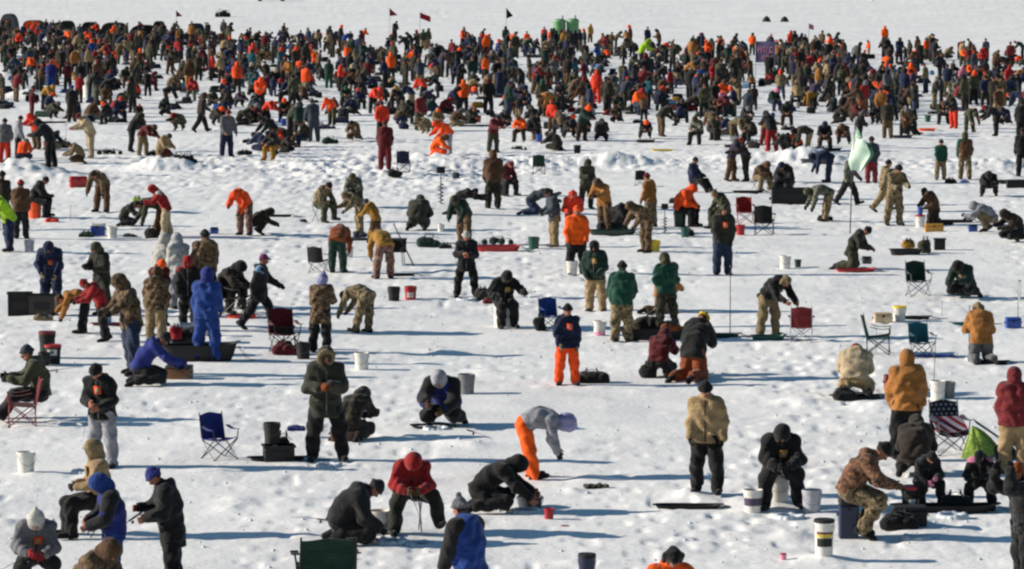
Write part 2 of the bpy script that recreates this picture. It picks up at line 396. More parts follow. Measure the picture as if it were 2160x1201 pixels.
def xf(V, M, t, s=1.0): return (V*s)@M.T + t
PCACHE = {}
HRES = {0: .009, 1: .017, 2: .03, 3: .05}
VRES = {0: .018, 1: .029, 2: .042, 3: .07}
def person_meshes(pose, ov, lod, bulk, hat, seed, bare, skirt, jit=0):
    key = (pose, ov, lod, bulk, hat, seed, bare, skirt, jit)
    if key in PCACHE: return PCACHE[key]
    P = dict(POSES[pose])
    if ov: P.update(eval('dict(%s)' % ov))
    if jit:
        q = random.Random(jit)
        for k in ('AL', 'AR'):
            a = P[k]; P[k] = (a[0]+q.uniform(-9, 9), max(3, a[1]+q.uniform(-4, 7)), a[2]+q.uniform(-12, 12), a[3]+q.uniform(-8, 6))
        for k in ('LL', 'LR'):
            a = P[k]; P[k] = (a[0]+q.uniform(-3, 3), a[1]+q.uniform(-2, 4), a[2]+q.uniform(-1, 4))
        P['T'] += q.uniform(-4, 4); P['U'] += q.uniform(-4, 5); P['H'] += q.uniform(-10, 8)
    J = skeleton(P); v = VRES[lod]; out = {'J': J}
    X = np.array([1., 0, 0]); b = bulk
    fold = (.015, .012, .007, 0)[lod]
    ta, ca = J['ta'], J['ca']
    # jacket
    low = J['p']-up(ta)*skirt
    pr = []
    for s in (1, -1):
        k = 'l' if s > 0 else 'r'
        pr += [(J['p']+X*s*.065-up(ta)*skirt*.9, J['m']+X*s*.06, .118+b, .112+b), (J['m']+X*s*.06, J['n']+X*s*.075-up(ca)*.1, .112+b, .108+b)]
        pr += [(J['n']-up(ca)*.075+X*s*.04, J['sh'+k]+fwd(ca)*.005-X*s*.02, .085+b*.8, .07+b*.7)]
        pr += [(J['sh'+k]-X*s*.01, J['el'+k], .064+b*.8, .054+b*.7), (J['el'+k], J['wr'+k], .054+b*.7, .044+b*.55)]
    pr += [(J['n']-up(ca)*.03, J['n']+up(ca)*.045, .075+b*.7, .066+b*.5)]
    if hat not in ('hood', 'point', 'big') and lod < 3:
        pr += [(J['n']-fwd(ca)*.10-up(ca)*.0-X*.05, J['n']-fwd(ca)*.10+X*.05, .055+b*.4, .055+b*.4)]
    clips = [(low, -up(ta))]
    out['jacket'] = sdf_mesh(pr, v, k=.045, clips=clips, fold=fold, seed=seed)
    # trousers
    pr = [(J['p']-X*.06, J['p']+X*.06, .135, .135)]
    for k in 'lr':
        pr += [(J['hp'+k], J['kn'+k], .112+b*.5, .092+b*.4), (J['kn'+k], J['an'+k], .092+b*.4, .080+b*.3)]
        if lod >= 2: pr += [(J['an'+k], J['to'+k], .06, .05)]
    out['trousers'] = sdf_mesh(pr, v, k=.03, fold=fold, seed=seed+4)
    # boots
    if lod < 2:
        for k in 'lr':
            sd = J['an'+k]-J['kn'+k]; sd = sd/np.linalg.norm(sd)
            ft = J['to'+k]-J['hl'+k]; 
            pts = [(J['an'+k]-sd*.10, J['an'+k]+sd*.01, .07, .068), (J['hl'+k], J['to'+k]+ft*.05, .056, .054)]
            cl = [(J['hl'+k]+sd*.044, sd)] if sd[2] < -.7 else []
            out['boot'+k] = sdf_mesh(pts, min(v, .02), k=.03, clips=cl)
    # gloves / hands
    hr = {0: .0065, 1: .012, 2: .02, 3: 0}[lod]
    hands = []
    if hr:
        for s, k in ((1, 'l'), (-1, 'r')):
            HV, HQ = hand_mesh(38, hr)
            f = J['fd'+k]/np.linalg.norm(J['fd'+k])
            thumb = np.array([0, -1, 0]) if abs(f[1]) < .75 else np.array([0, 0, 1.])
            thumb = thumb-f*(thumb@f); thumb /= np.linalg.norm(thumb)
            palm = np.cross(f, thumb); 
            if palm@X*s > 0: palm = -palm
            # local x = thumb, y = -palm, z = f
            M = np.stack([thumb, -palm, f], 1)
            Qh = HQ
            if np.linalg.det(M) < 0: Qh = HQ[:, ::-1]
            hands.append((xf(HV, M, J['wr'+k]+f*.0, 1.12), Qh))
    # body
    pr = [(J['p']-X*.05, J['m']-X*.05, .10, .09), (J['p']+X*.05, J['m']+X*.05, .10, .09), (J['m'], J['n']-up(ca)*.05, .11, .10), (J['n']-up(ca)*.08, J['h']-up(J['ha'])*.05, .06, .055)]
    for s, k in ((1, 'l'), (-1, 'r')):
        pr += [(J['n']-up(ca)*.07, J['sh'+k], .05, .045), (J['sh'+k], J['el'+k], .045, .038), (J['el'+k], J['wr'+k]+J['fd'+k]*.01, .038, .03),
               (J['hp'+k], J['kn'+k], .078, .052), (J['kn'+k], J['an'+k], .05, .04), (J['an'+k], (J['an'+k]*.45+J['to'+k]*.55), .03, .024)]
    V, Q = sdf_mesh(pr, max(v, .026), k=.03)
    mi = np.zeros(len(Q), int)
    HV, HQ, hm = head_mesh(HRES[lod])
    M = frame(up(J['ha']), fwd(J['ha']))
    HV2 = xf(HV, M, J['h'])
    Q = np.concatenate([Q, HQ+len(V)]); V = np.concatenate([V, HV2]); mi = np.concatenate([mi, hm])
    if bare or lod >= 2:
        for hv, hq in hands:
            Q = np.concatenate([Q, hq+len(V)]); V = np.concatenate([V, hv]); mi = np.concatenate([mi, np.zeros(len(hq), int)])
    else: out['hands'] = hands
    out['body'] = (V, Q, mi)
    if hat:
        hk = {'fur': 'hood'}.get(hat, hat)
        hv, hq = hat_mesh(hk, HRES[lod]); out['hat'] = (xf(hv, M, J['h']), hq)
        if hat == 'fur' and lod < 2:
            hv, hq = hat_mesh('fur', HRES[lod]); out['fur'] = (xf(hv, M, J['h']), hq)
    PCACHE[key] = out
    return out
MCACHE = {}
def shared(key, part, data, mats=(None,), mi=None):
    k = (key, part)
    if k not in MCACHE:
        me = mesh_np(part, data[0], data[1], (), mi)
        for m in mats: me.materials.append(m)
        MCACHE[k] = me
    return MCACHE[k]
HATNAME = {'beanie': 'hat', 'pompom': 'hat', 'cap': 'cap', 'trapper': 'hat', 'hood': 'hood', 'mask': 'balaclava', 'point': 'hood', 'big': 'hood', 'fur': 'hood'}
PEOPLE = []
def plate(c, M, sx, sz, th=.012):
    V = np.array([[x, y, z] for x in (-sx/2, sx/2) for y in (-th/2, th/2) for z in (-sz/2, sz/2)])
    Q = np.array([[0, 1, 3, 2], [4, 6, 7, 5], [0, 4, 5, 1], [2, 3, 7, 6], [0, 2, 6, 4], [1, 5, 7, 3]])
    return xf(V, M, c), Q
def make_person(px, py, pose, dirn, jacket, trousers, hat=None, hatcol='black', gloves='black', s=1.0, lod=None, bulk=None, ov='', seed=None,
                tagpos=None, tagcol='orange', bag=None, label=None, group='people on the ice', skirt=None, furcol='khaki', boots='black', patch=None, seat=None, seatcol=None, glasses=False):
    if lod is None: lod = 0 if py > 600 else (1 if py > 335 else 2)
    if bulk is None: bulk = .042
    else: bulk = bulk+.012
    if skirt is None: skirt = .06 if pose in ('sit', 'sitlow', 'ksit', 'squat', 'recline', 'kbow') else .13
    if seed is None: seed = int(px*7+py) % 5 if lod < 1 else (int(px) % 2 if lod == 1 else 0)
    bare = gloves == 'skin'
    jit = int(px*13+py) if lod < 2 else (int(px) % 4)
    if lod == 3: jit = 0
    pm = person_meshes(pose, ov, lod, bulk, hat, seed, bare, skirt, jit); J = pm['J']
    key = (pose, ov, lod, bulk, hat, seed, bare, skirt, jit)
    x, y = at(px, py); z = gz(x, y)
    bm = shared(key, 'person', pm['body'][:2], (cloth('skin'), cloth('hair'), plain('eye white', (215, 210, 205), .3), plain('iris', (40, 30, 25), .3), plain('lips', (150, 84, 74), .6)), pm['body'][2])
    root = obj('person', bm); root.location = (x, y, z-.028); root.rotation_euler = (0, 0, R(dirn)); root.scale = (s, s, s)
    def child(name, data, mat, parent=root):
        me = shared(key, name, data); o = bpy.data.objects.new(name.rstrip('lr') if name.startswith(('boot', 'glove')) else name, me); link(o, parent)
        o.material_slots[0].link = 'OBJECT'; o.material_slots[0].material = mat; return o
    jk = child('jacket', pm['jacket'], cloth(jacket)); child('trousers', pm['trousers'], cloth(trousers))
    if lod < 2:
        for k in 'lr':
            o = child('boot'+k, pm['boot'+k], cloth(boots)); o.name = 'boot'
    if 'hands' in pm:
        for k, hd in zip('lr', pm['hands']):
            o = child('glove'+k, hd, cloth(gloves)); o.name = 'glove'
    if hat:
        hh = child('hat', pm['hat'], cloth(hatcol if hatcol else jacket)); hh.name = HATNAME[hat]
        if 'fur' in pm:
            child('fur', pm['fur'], cloth(furcol), hh).name = 'fur_trim'
    b = bulk
    if lod == 0 and dirn < 100 and dirn > -100 and not tagpos == 'x':
        zc = 'charcoal' if max(CLOTH.get(jacket, (90, 80, 60))) > 60 else 'grey'
        g = Geo(); ta, ca = J['ta'], J['ca']
        g.tube([J['p']-up(ta)*skirt*.8+fwd(ta)*(.118+b), J['m']+fwd((ta+ca)/2)*(.118+b), J['n']-up(ca)*.08+fwd(ca)*(.10+b), J['n']+up(ca)*.03+fwd(ca)*(.075+b*.7)], .011, 6)
        g.build('zip', cloth(zc), root, True)
        if skirt > .08 and pose not in ('kbow',):
            for sx in (-1, 1):
                M = frame(up(ta), fwd(ta)*.93+np.array([.36*sx, 0, 0]))
                pv, pq = plate(J['p']+up(ta)*.02+fwd(ta)*(.108+b)+np.array([sx*.105, 0, 0]), M, .12, .045, .03)
                me = mesh_np('pocket_flap', pv, pq, (cloth(jacket),), smooth=False); obj('pocket_flap', me, root)
    if glasses:
        M = frame(up(J['ha']), fwd(J['ha'])); pv, pq = plate(J['h']+fwd(J['ha'])*.108+up(J['ha'])*.015, M, .13, .035, .02)
        me = mesh_np('sunglasses', pv, pq, (plain('dark lens', (10, 10, 12), .15),), smooth=False); obj('sunglasses', me, root)
    if tagpos:
        ca = (J['ta']+J['ca'])/2
        sgn = 1 if tagpos == 'front' else -1
        side = {'front': .03, 'back': 0}[tagpos]
        M = frame(up(J['ca']), fwd(J['ca'])*sgn)
        c = J['m']+up(J['ca'])*(.16 if pose in ('sit', 'look', 'ksit') else .11)+fwd(J['ca'])*sgn*(.122+b+.006)+np.array([side, 0, 0])
        pv, pq = plate(c, M, .115, .14, .02)
        me = mesh_np('licence_tag', pv, pq, (cloth(tagcol),), smooth=False); obj('licence_tag', me, root)
        pv, pq = plate(c+fwd(J['ca'])*sgn*.012, M, .06, .085, .008)
        me = mesh_np('tag_card', pv, pq, (cloth('beige'),), smooth=False); obj('tag_card', me, root.children[-1])
    if patch:   # coloured shoulder panel of the jacket
        M = frame(up(J['ca']), fwd(J['ca']))
        for sx in ((-1, 1) if patch[1] == 'both' else (patch[1],)):
            pr = [(J['n']-up(J['ca'])*.06+np.array([.05*sx, 0, 0])-fwd(J['ca'])*.02, J['sh'+('l' if sx > 0 else 'r')]-np.array([.02*sx, 0, 0]), .092+b*.85, .085+b*.75)]
            if len(patch) > 2: 
                kk = 'l' if sx > 0 else 'r'; pr += [(J['sh'+kk], J['el'+kk], .078+b*.85, .070+b*.75), (J['el'+kk], J['wr'+kk]-J['fd'+kk]*.02, .070+b*.75, .062+b*.6)]
            d = sdf_mesh(pr, .02, k=.03, fold=.006); me = mesh_np('shoulder_panel', d[0], d[1], (cloth(patch[0]),)); obj('shoulder_panel', me, root)
    if bag:
        c = J['m']+up(J['ca'])*.10-fwd(J['ca'])*(.19+b)
        d = sdf_mesh([(c-up(J['ca'])*.14+np.array([sx*.06, 0, 0]), c+up(J['ca'])*.14+np.array([sx*.06, 0, 0]), .10, .09) for sx in (-1, 1)], .025, k=.04, fold=.006)
        me = mesh_np('backpack', d[0], d[1], (cloth(bag),)); obj('backpack', me, root)
    tag(root, label, 'person', group)
    # world position of the seat of the trousers
    c_, s_ = math.cos(R(dirn)), math.sin(R(dirn)); p = J['p']*s
    wp = (x+c_*p[0]-s_*p[1], y+s_*p[0]+c_*p[1], z+p[2]-.15*s)
    def world(v):
        v = np.asarray(v)*s; return (x+c_*v[0]-s_*v[1], y+s_*v[0]+c_*v[1], z+v[2]-.028)
    PEOPLE.append(dict(px=px, py=py, root=root, jacket=jacket, trousers=trousers, hat=hat, hatcol=hatcol, pose=pose, J=J, world=world, seat=wp, dirn=dirn, lod=lod))
    return PEOPLE[-1]
# ------------------------------------------------------------------ props
class Geo:
    def __init__(s): s.V = []; s.F = []
    def add(s, V, F):
        n = len(s.V); s.V += [tuple(map(float, v)) for v in V]; s.F += [tuple(int(i)+n for i in f) for f in F]; return s
    def box(s, c, d, rz=0, top=1.0, r=0.0):
        hx, hy, hz = d[0]/2, d[1]/2, d[2]/2; ca, sa = math.cos(rz), math.sin(rz); P = []
        if r:   # rounded plan, bevelled rims
            n = 5; prof = [(-hz, -r*.5), (-hz+r*.5, 0), (hz-r*.5, 0), (hz, -r*.5)]; F = []
            for (z, ins) in prof:
                k = 1 if z < 0 else top
                for q in range(4):
                    sx, sy = ((1, 1), (-1, 1), (-1, -1), (1, -1))[q]
                    for i in range(n):
                        a = math.pi/2*(q+i/(n-1)); rr = r
                        x = (sx*(hx*k-rr)+math.cos(a)*(rr+ins)); y = (sy*(hy*k-rr)+math.sin(a)*(rr+ins))
                        P.append((c[0]+ca*x-sa*y, c[1]+sa*x+ca*y, c[2]+z))
            m = 4*n
            for l in range(3):
                for i in range(m): F.append((l*m+i, l*m+(i+1) % m, (l+1)*m+(i+1) % m, (l+1)*m+i))
            F.append(tuple(range(m-1, -1, -1))); F.append(tuple(range(3*m, 4*m)))
            return s.add(P, F)
        for z in (-hz, hz):
            k = 1 if z < 0 else top
            for x, y in ((-hx, -hy), (hx, -hy), (hx, hy), (-hx, hy)):
                x *= k; y *= k; P.append((c[0]+ca*x-sa*y, c[1]+sa*x+ca*y, c[2]+z))
        return s.add(P, [(3, 2, 1, 0), (4, 5, 6, 7), (0, 1, 5, 4), (1, 2, 6, 5), (2, 3, 7, 6), (3, 0, 4, 7)])
    def tube(s, pts, r, n=6, r2=None, capped=True):
        pts = [np.asarray(p, float) for p in pts]; rings = []
        for i, p in enumerate(pts):
            d = (pts[min(i+1, len(pts)-1)]-pts[max(i-1, 0)]); d = d/(np.linalg.norm(d)+1e-9)
            a = np.cross(d, (0, 0, 1.)) if abs(d[2]) < .95 else np.cross(d, (1., 0, 0)); a /= np.linalg.norm(a); b = np.cross(d, a)
            rr = r if r2 is None else r+(r2-r)*i/(len(pts)-1)
            rings.append([p+rr*(a*math.cos(2*math.pi*j/n)+b*math.sin(2*math.pi*j/n)) for j in range(n)])
        V = [v for q in rings for v in q]; F = []
        for i in range(len(pts)-1):
            for j in range(n): F.append((i*n+j, (i+1)*n+j, (i+1)*n+(j+1) % n, i*n+(j+1) % n))
        if capped: F += [tuple(range(n)), tuple(reversed(range(len(V)-n, len(V))))]
        return s.add(V, F)
    def lathe(s, prof, c=(0, 0, 0), n=20, sx=1, sy=1, cap0=True, cap1=False):
        V = []; F = []
        for (r, z) in prof:
            for j in range(n):
                a = 2*math.pi*j/n; V.append((c[0]+r*math.cos(a)*sx, c[1]+r*math.sin(a)*sy, c[2]+z))
        for i in range(len(prof)-1):
            for j in range(n): F.append((i*n+j, i*n+(j+1) % n, (i+1)*n+(j+1) % n, (i+1)*n+j))
        if cap0: F.append(tuple(reversed(range(n))))
        if cap1: F.append(tuple(range(len(V)-n, len(V))))
        return s.add(V, F)
    def sheet(s, fn, nu, nv, th=.006):
        """closed thin sheet from fn(u,v)"""
        P = np.array([[fn(i/nu, j/nv) for j in range(nv+1)] for i in range(nu+1)], float)
        du = np.gradient(P, axis=0); dv = np.gradient(P, axis=1); N = np.cross(du, dv); N /= np.linalg.norm(N, axis=2, keepdims=True)+1e-9
        A = (P+N*th/2).reshape(-1, 3); B = (P-N*th/2).reshape(-1, 3); m = len(A); w = nv+1; F = []
        for i in range(nu):
            for j in range(nv):
                a = i*w+j; F.append((a, a+w, a+w+1, a+1)); F.append((m+a, m+a+1, m+a+w+1, m+a+w))
        ring = [i*w for i in range(nu+1)]+[nu*w+j for j in range(1, nv+1)]+[i*w+nv for i in range(nu-1, -1, -1)]+[j for j in range(nv-1, 0, -1)]
        for a, b in zip(ring, ring[1:]+ring[:1]): F.append((b, a, m+a, m+b))
        return s.add(list(A)+list(B), F)
    def build(s, name, mat, parent=None, smooth=False, mats=None, fi=None):
        me = bpy.data.meshes.new(name); me.from_pydata(s.V, [], s.F)
        for m in (mats or [mat]): me.materials.append(m)
        if fi: me.polygons.foreach_set('material_index', fi)
        me.update()
        if smooth:
            me.shade_smooth()
            try: me.set_sharp_from_angle(angle=R(40))
            except Exception: pass
        o = bpy.data.objects.new(name, me); link(o, parent); return o
def pl(name, rough=.5, metal=0.0):
    """plastic in a cloth colour"""
    if name in ('black', 'charcoal') and rough > .35: rough = .75
    return plain('plastic '+name+str(rough), CLOTH[name], rough, metal)
STEEL = lambda: plain('steel tube', (90, 92, 96), .4, .8)
def root_at(name, px, py, rz=0, dz=-.022, s=1.0, loc=None):
    o = bpy.data.objects.new(name, None); o.empty_display_size = .2; link(o)
    if loc is None:
        x, y = at(px, py); loc = (x, y, gz(x, y)+dz)
    o.location = loc; o.rotation_euler = (0, 0, R(rz)); o.scale = (s, s, s); return o
THINGS = []
def reg(o, px, py, label, cat, group=None):
    tag(o, label, cat, group); THINGS.append((px, py, o)); return o

def bucket(px, py, col='white', lid=None, label='', band=None, s=1.0, loc=None, h=.37, r=.15, group='buckets on the ice', rz=0, name='bucket', full=None):
    t = root_at(name, px, py, rz, s=s, loc=loc)
    n = 24
    g = Geo().lathe([(r*.84, 0), (r*.87, .004), (r*.97, h*.80), (r*1.03, h*.80+.002), (r*1.03, h*.83), (r*.985, h*.83), (r, h*.9), (r*1.05, h*.9), (r*1.05, h*.93), (r, h*.93), (r*1.01, h), (r*.96, h), (r*.80, .03)], n=n)
    b = g.lathe([(r*.80, .03), (.001, .03)], n=n, cap0=False)
    b = g.build('tub', pl(col, .45), t, True)
    if lid: Geo().lathe([(r*1.07, h-.035), (r*1.07, h+.004), (r*1.0, h+.012), (r*.92, h+.006), (.001, h+.006)], n=n, cap0=False).build('lid', pl(lid, .45), t, True)
    pts = [(r*1.06*math.cos(a), -.03-.07*math.sin(a)-r*.75*math.sin(a), h*.9-.18*math.sin(a)) for a in np.linspace(0, math.pi, 9)]
    Geo().tube(pts, .004, 5).build('handle', STEEL(), t, True)
    if band:
        for i, (c, z0, z1, arc) in enumerate(band):
            V = []; F = []; m = 14
            for j in range(m+1):
                a = -math.pi/2-arc/2+arc*j/m
                for z in (z0, z1):
                    rr = r*(.87+.10*min(1, z/(h*.8)))+.003
                    V.append((rr*math.cos(a), rr*math.sin(a), z))
            for j in range(m): F.append((2*j, 2*j+2, 2*j+3, 2*j+1))
            Geo().add(V, F).build('label', pl(c, .5), t, True)
    if full:
        Geo().lathe([(r*.93, h*.86), (r*.6, h*.93), (.001, h*.95)], n=n, cap0=False).build('filling', cloth(full), t, True)
    return reg(t, px, py, label, 'bucket' if name == 'bucket' else name.replace('_', ' '), group)

def cooler(px, py, col='blue', lid='white', w=.55, d=.33, h=.34, rz=0, label='', name='cooler', group=None, s=1.0, loc=None):
    t = root_at(name, px, py, rz, s=s, loc=loc)
    Geo().box((0, 0, h*.4), (w, d, h*.8), r=.03, top=1.03).build('body', pl(col, .4), t, True)
    Geo().box((0, 0, h*.9), (w*1.05, d*1.08, h*.19), r=.035, top=.97).build('lid', pl(lid, .4), t, True)
    for sx in (-1, 1): Geo().tube([(sx*w*.515, -d*.2, h*.62), (sx*(w*.5+.03), -d*.2, h*.55), (sx*(w*.5+.03), d*.2, h*.55), (sx*w*.515, d*.2, h*.62)], .009, 6).build('handle', pl('charcoal'), t, True)
    Geo().box((0, -d*.55, h*.74), (.05, .014, .06)).build('latch', pl('charcoal'), t)
    return reg(t, px, py, label, name.replace('_', ' '), group)

def crate(px, py, col='black', w=.6, d=.4, h=.4, rz=0, label='', name='storage_tub', group=None, inner='charcoal', loc=None, s=1.0):
    """open plastic tub with ribs and rim"""
    t = root_at(name, px, py, rz, loc=loc, s=s)
    g = Geo(); th = .014
    for (cx, cy, dx, dy) in ((0, -d/2+th/2, w, th), (0, d/2-th/2, w, th), (-w/2+th/2, 0, th, d-2*th-.004), (w/2-th/2, 0, th, d-2*th-.004)): g.box((cx, cy, h/2), (dx, dy, h-.004))
    g.box((0, 0, .01), (w-2*th-.004, d-2*th-.004, .016)); g.build('tub', pl(col, .45), t)
    g = Geo()
    for (cx, cy, dx, dy) in ((0, -d/2-.008, w+.05, .036), (0, d/2+.008, w+.05, .036), (-w/2-.008, 0, .036, d-.03), (w/2+.008, 0, .036, d-.03)): g.box((cx, cy, h-.01), (dx, dy, .03))
    g.build('rim', pl(inner, .45), t)
    Geo().box((0, -d/2-.006, h*.5), (w*.6, .01, h*.35), r=0).build('side_panel', pl(inner, .45), t)
    return reg(t, px, py, label, 'tub', group)

def sled(px, py, L=1.2, W=.5, H=.16, col='black', rz=0, label='', group='sleds on the ice', rope=True, lip=.03):
    t = root_at('sled', px, py, rz)
    def ring(z, k, n=36, nose=0):
        P = []
        for j in range(n):
            a = 2*math.pi*j/n; c, s = math.cos(a), math.sin(a)
            x = (abs(c)**.5)*math.copysign(1, c)*(L/2*k if c < 0 else L/2*(k+nose)); y = (abs(s)**.55)*math.copysign(1, s)*W/2*k
            zz = z + (max(0, x/(L/2)-.45)**2)*.45*H
            P.append((x, y, zz))
        return P
    n = 36; rings = [ring(0, .84), ring(H*.25, .90), ring(H, .98, nose=.03), ring(H+.004, 1.0+lip/W*1.2, nose=.04), ring(H-.012, 1.0+lip/W*1.2, nose=.04)]
    inn = [ring(H+.004, 1.0+lip/W*1.2, nose=.04), ring(H+.002, .955, nose=.02), ring(H*.3, .86), ring(.03, .80)]
    V = [v for r_ in rings[:4] for v in r_]+[v for r_ in inn[1:] for v in r_]; F = [tuple(reversed(range(n)))]
    m = 4+3
    for i in range(m-1):
        for j in range(n): F.append((i*n+j, i*n+(j+1) % n, (i+1)*n+(j+1) % n, (i+1)*n+j))
    F.append(tuple(range((m-1)*n, m*n)))
    Geo().add(V, F).build('hull', pl(col, .42), t, True)
    if rope:
        pts = [(L/2+.02, -W*.25, H*.9), (L/2+.22, -W*.2, .03), (L/2+.42, .02, .03), (L/2+.25, W*.2, .03), (L/2+.02, W*.25, H*.9)]
        Geo().tube(pts, .006, 5).build('rope', cloth('charcoal'), t, True)
    return reg(t, px, py, label, 'sled', group)

def gear(px, py, w=.6, d=.35, h=.25, col='black', rz=0, label='', name='gear_bag', seed=0, group=None, strap='charcoal', dz=-.012, cat=None, loc=None):
    """soft lumpy bag or bundle"""
    rr = np.random.default_rng(seed+int(px))
    t = root_at(name, px, py, rz, dz=dz, loc=loc)
    pr = []
    r0 = min(h*.5, d*.5)
    for i in range(4):
        x = -w/2+r0+(w-2*r0)*i/3; q = r0*(.72+.3*rr.random())
        pr.append((np.array([x, -d/2+q+.0, q*.75]), np.array([x, d/2-q, q*.75]), q, q*.9))
    pr.append((np.array([-w*.2, 0, h*.55]), np.array([w*.2*rr.uniform(-.5, 1), 0, h*.62]), h*.36, h*.3))
    Vv, Q = sdf_mesh(pr, .022, k=.06, fold=.012, seed=rr.uniform(0, 9), clips=[(np.zeros(3), np.array([0, 0, -1.]))])
    me = mesh_np('bag', Vv, Q, (cloth(col),)); obj('bag', me, t)
    if h > .12:
        for sx in (-1, 1): Geo().tube([(sx*w*.18, -d*.42, h*.3), (sx*w*.16, -d*.3, h*.95), (sx*w*.13, 0, h*1.16), (sx*w*.16, d*.3, h*.95)], .014, 6).build('strap', cloth(strap), t, True)
        Geo().tube([(-w*.4, 0, h*.8), (0, 0, h*1.08), (w*.4, 0, h*.8)], .008, 5).build('zip', pl('grey'), t, True)
    return reg(t, px, py, label, cat or name.replace('_', ' '), group)

def camp_chair(px, py, dirn=0, col='navy', label='', s=1.0, frame_col='charcoal', back=None, seatmat=None, arms=True, group='folding camp chairs', loc=None):
    """quad folding camp chair, sitter faces -Y at 0"""
    t = root_at('camp_chair', px, py, dirn, s=s, loc=loc)
    fm = plain('chair frame '+frame_col, CLOTH[frame_col], .4, .3); fab = cloth(col)
    w, sh, bh = .50, .42, .88
    f = lambda u, v: ((u-.5)*w, -.24+.46*v, sh-.055*math.sin(math.pi*u)*(1-.3*v)-.04*v+.03*(1-v)**4)
    Geo().sheet(f, 10, 8, .012).build('seat', seatmat or fab, t, True)
    f = lambda u, v: ((u-.5)*w*(1.0-.06*v), .21+.13*v+.05*math.sin(math.pi*u), sh-.05+(bh-sh+.02)*v+.018*math.cos(math.pi*2*(u-.5))*v)
    Geo().sheet(f, 10, 8, .012).build('backrest', back or fab, t, True)
    x, y0, y1 = w/2, -.25, .24
    legs = [((-x, y0, .02), (x, y0+.02, sh)), ((x, y0, .02), (-x, y0+.02, sh)), ((-x, y1, .02), (x, y1+.0, sh-.04)), ((x, y1, .02), (-x, y1, sh-.04)),
            ((-x, y0, .02), (-x, y1, sh-.04)), ((-x, y1, .02), (-x, y0, sh)), ((x, y0, .02), (x, y1, sh-.04)), ((x, y1, .02), (x, y0, sh))]
    for a, b in legs: Geo().tube([a, b], .0105, 6).build('leg', fm, t, True)
    for sx in (-1, 1):
        Geo().tube([(sx*x, y1, .4), (sx*x*.97, y1+.10, bh)], .0105, 6).build('back_post', fm, t, True)
        for yy in (y0, y1): Geo().tube([(sx*x, yy, 0), (sx*x, yy, .035)], .022, 8).build('foot', pl('black'), t, True)
        if arms:
            Geo().tube([(sx*x, y0, sh), (sx*(x+.02), y0, .60)], .0105, 6).build('arm_post', fm, t, True)
            g = lambda u, v: (sx*(x+.02)+(u-.5)*.075, y0-.02+.44*v, .60+.03*v-.03*math.sin(math.pi*v))
            Geo().sheet(g, 3, 8, .012).build('armrest', fab, t, True)
    return reg(t, px, py, label, 'camp chair', group)

def stool(px, py, col='black', label='', loc=None, h=.4, rz=0, group='folding stools'):
    t = root_at('stool', px, py, rz, loc=loc)
    Geo().sheet(lambda u, v: ((u-.5)*.36, (v-.5)*.3, h-.03*math.sin(math.pi*u)*math.sin(math.pi*v)), 6, 6, .02).build('seat', cloth(col), t, True)
    for sx in (-1, 1):
        for a, b in (((sx*.17, -.15, 0), (sx*.17, .15, h-.01)), ((sx*.17, .15, 0), (sx*.17, -.15, h-.01))): Geo().tube([a, b], .01, 6).build('leg', STEEL(), t, True)
    return reg(t, px, py, label, 'stool', group)

def rod(p0, p1, label, px=0, py=0, col='black', grip=True, group='ice fishing rods', name='fishing_rod'):
    o = bpy.data.objects.new(name, None); link(o); o.location = tuple(p0)
    d = np.asarray(p1, float)-np.asarray(p0, float)
    Geo().tube([d*0, d*.3], .014, 6).build('grip', pl('charcoal'), o, True)
    Geo().tube([d*.3, d*.65, d+np.array([0, 0, -.03])], .006, 5, r2=.003).build('blank', pl(col), o, True)
    Geo().tube([d*.24+np.array([0, 0, -.03]), d*.24+np.array([.03, 0, -.05])], .022, 8).build('reel', STEEL(), o, True)
    return reg(o, px, py, label, 'fishing rod', group)

def pole(px, py, h, label, r=.012, col='charcoal', lean=(0, 0), name='pole', cat='pole', group=None):
    t = root_at(name, px, py)
    Geo().tube([(0, 0, 0), (lean[0], lean[1], h)], r, 8, r2=r*.7).build('shaft', pl(col), t, True)
    Geo().tube([(lean[0], lean[1], h), (lean[0], lean[1], h+.03)], r*1.4, 8).build('tip', pl('grey'), t, True)
    return reg(t, px, py, label, cat, group)

def auger(px, py, label, col='black', s=1.0, rz=0):
    t = root_at('ice_auger', px, py, rz, s=s)
    Geo().tube([(0, 0, 0), (0, 0, .95)], .016, 8).build('shaft', STEEL(), t, True)
    V = []; F = []; n = 60
    for i in range(n+1):
        a = i*.55; z = .02+.62*i/n
        V += [(.016*math.cos(a), .016*math.sin(a), z), (.10*math.cos(a), .10*math.sin(a), z+.004)]
    for i in range(n): F.append((2*i, 2*i+1, 2*i+3, 2*i+2))
    Geo().add(V, F).build('flighting', pl(col), t, True)
    Geo().box((0, 0, 1.06), (.26, .2, .2), r=.03).build('engine', pl(col), t, True)
    for sx in (-1, 1): Geo().tube([(sx*.1, 0, 1.02), (sx*.3, -.02, 1.05), (sx*.42, -.02, 1.02)], .016, 7).build('handle', STEEL(), t, True)
    return reg(t, px, py, label, 'ice auger', None)

def flag_on_pole(px, py, h, label, col, w=.8, fh=.6, rz=0, tri=False):
    t = root_at('flag', px, py, rz)
    Geo().tube([(0, 0, 0), (0, 0, h)], .02, 6).build('flagpole', pl('grey'), t, True)
    def f(u, v):
        k = 1-u*.95 if tri else 1
        return (.02+w*u*.9, .06*math.sin(u*7)*u, h-.02-fh*(v-.5)*k-fh*.5-w*u*.35)
    Geo().sheet(f, 10, 5, .01).build('cloth', cloth(col), t, True)
    return reg(t, px, py, label, 'flag', None)
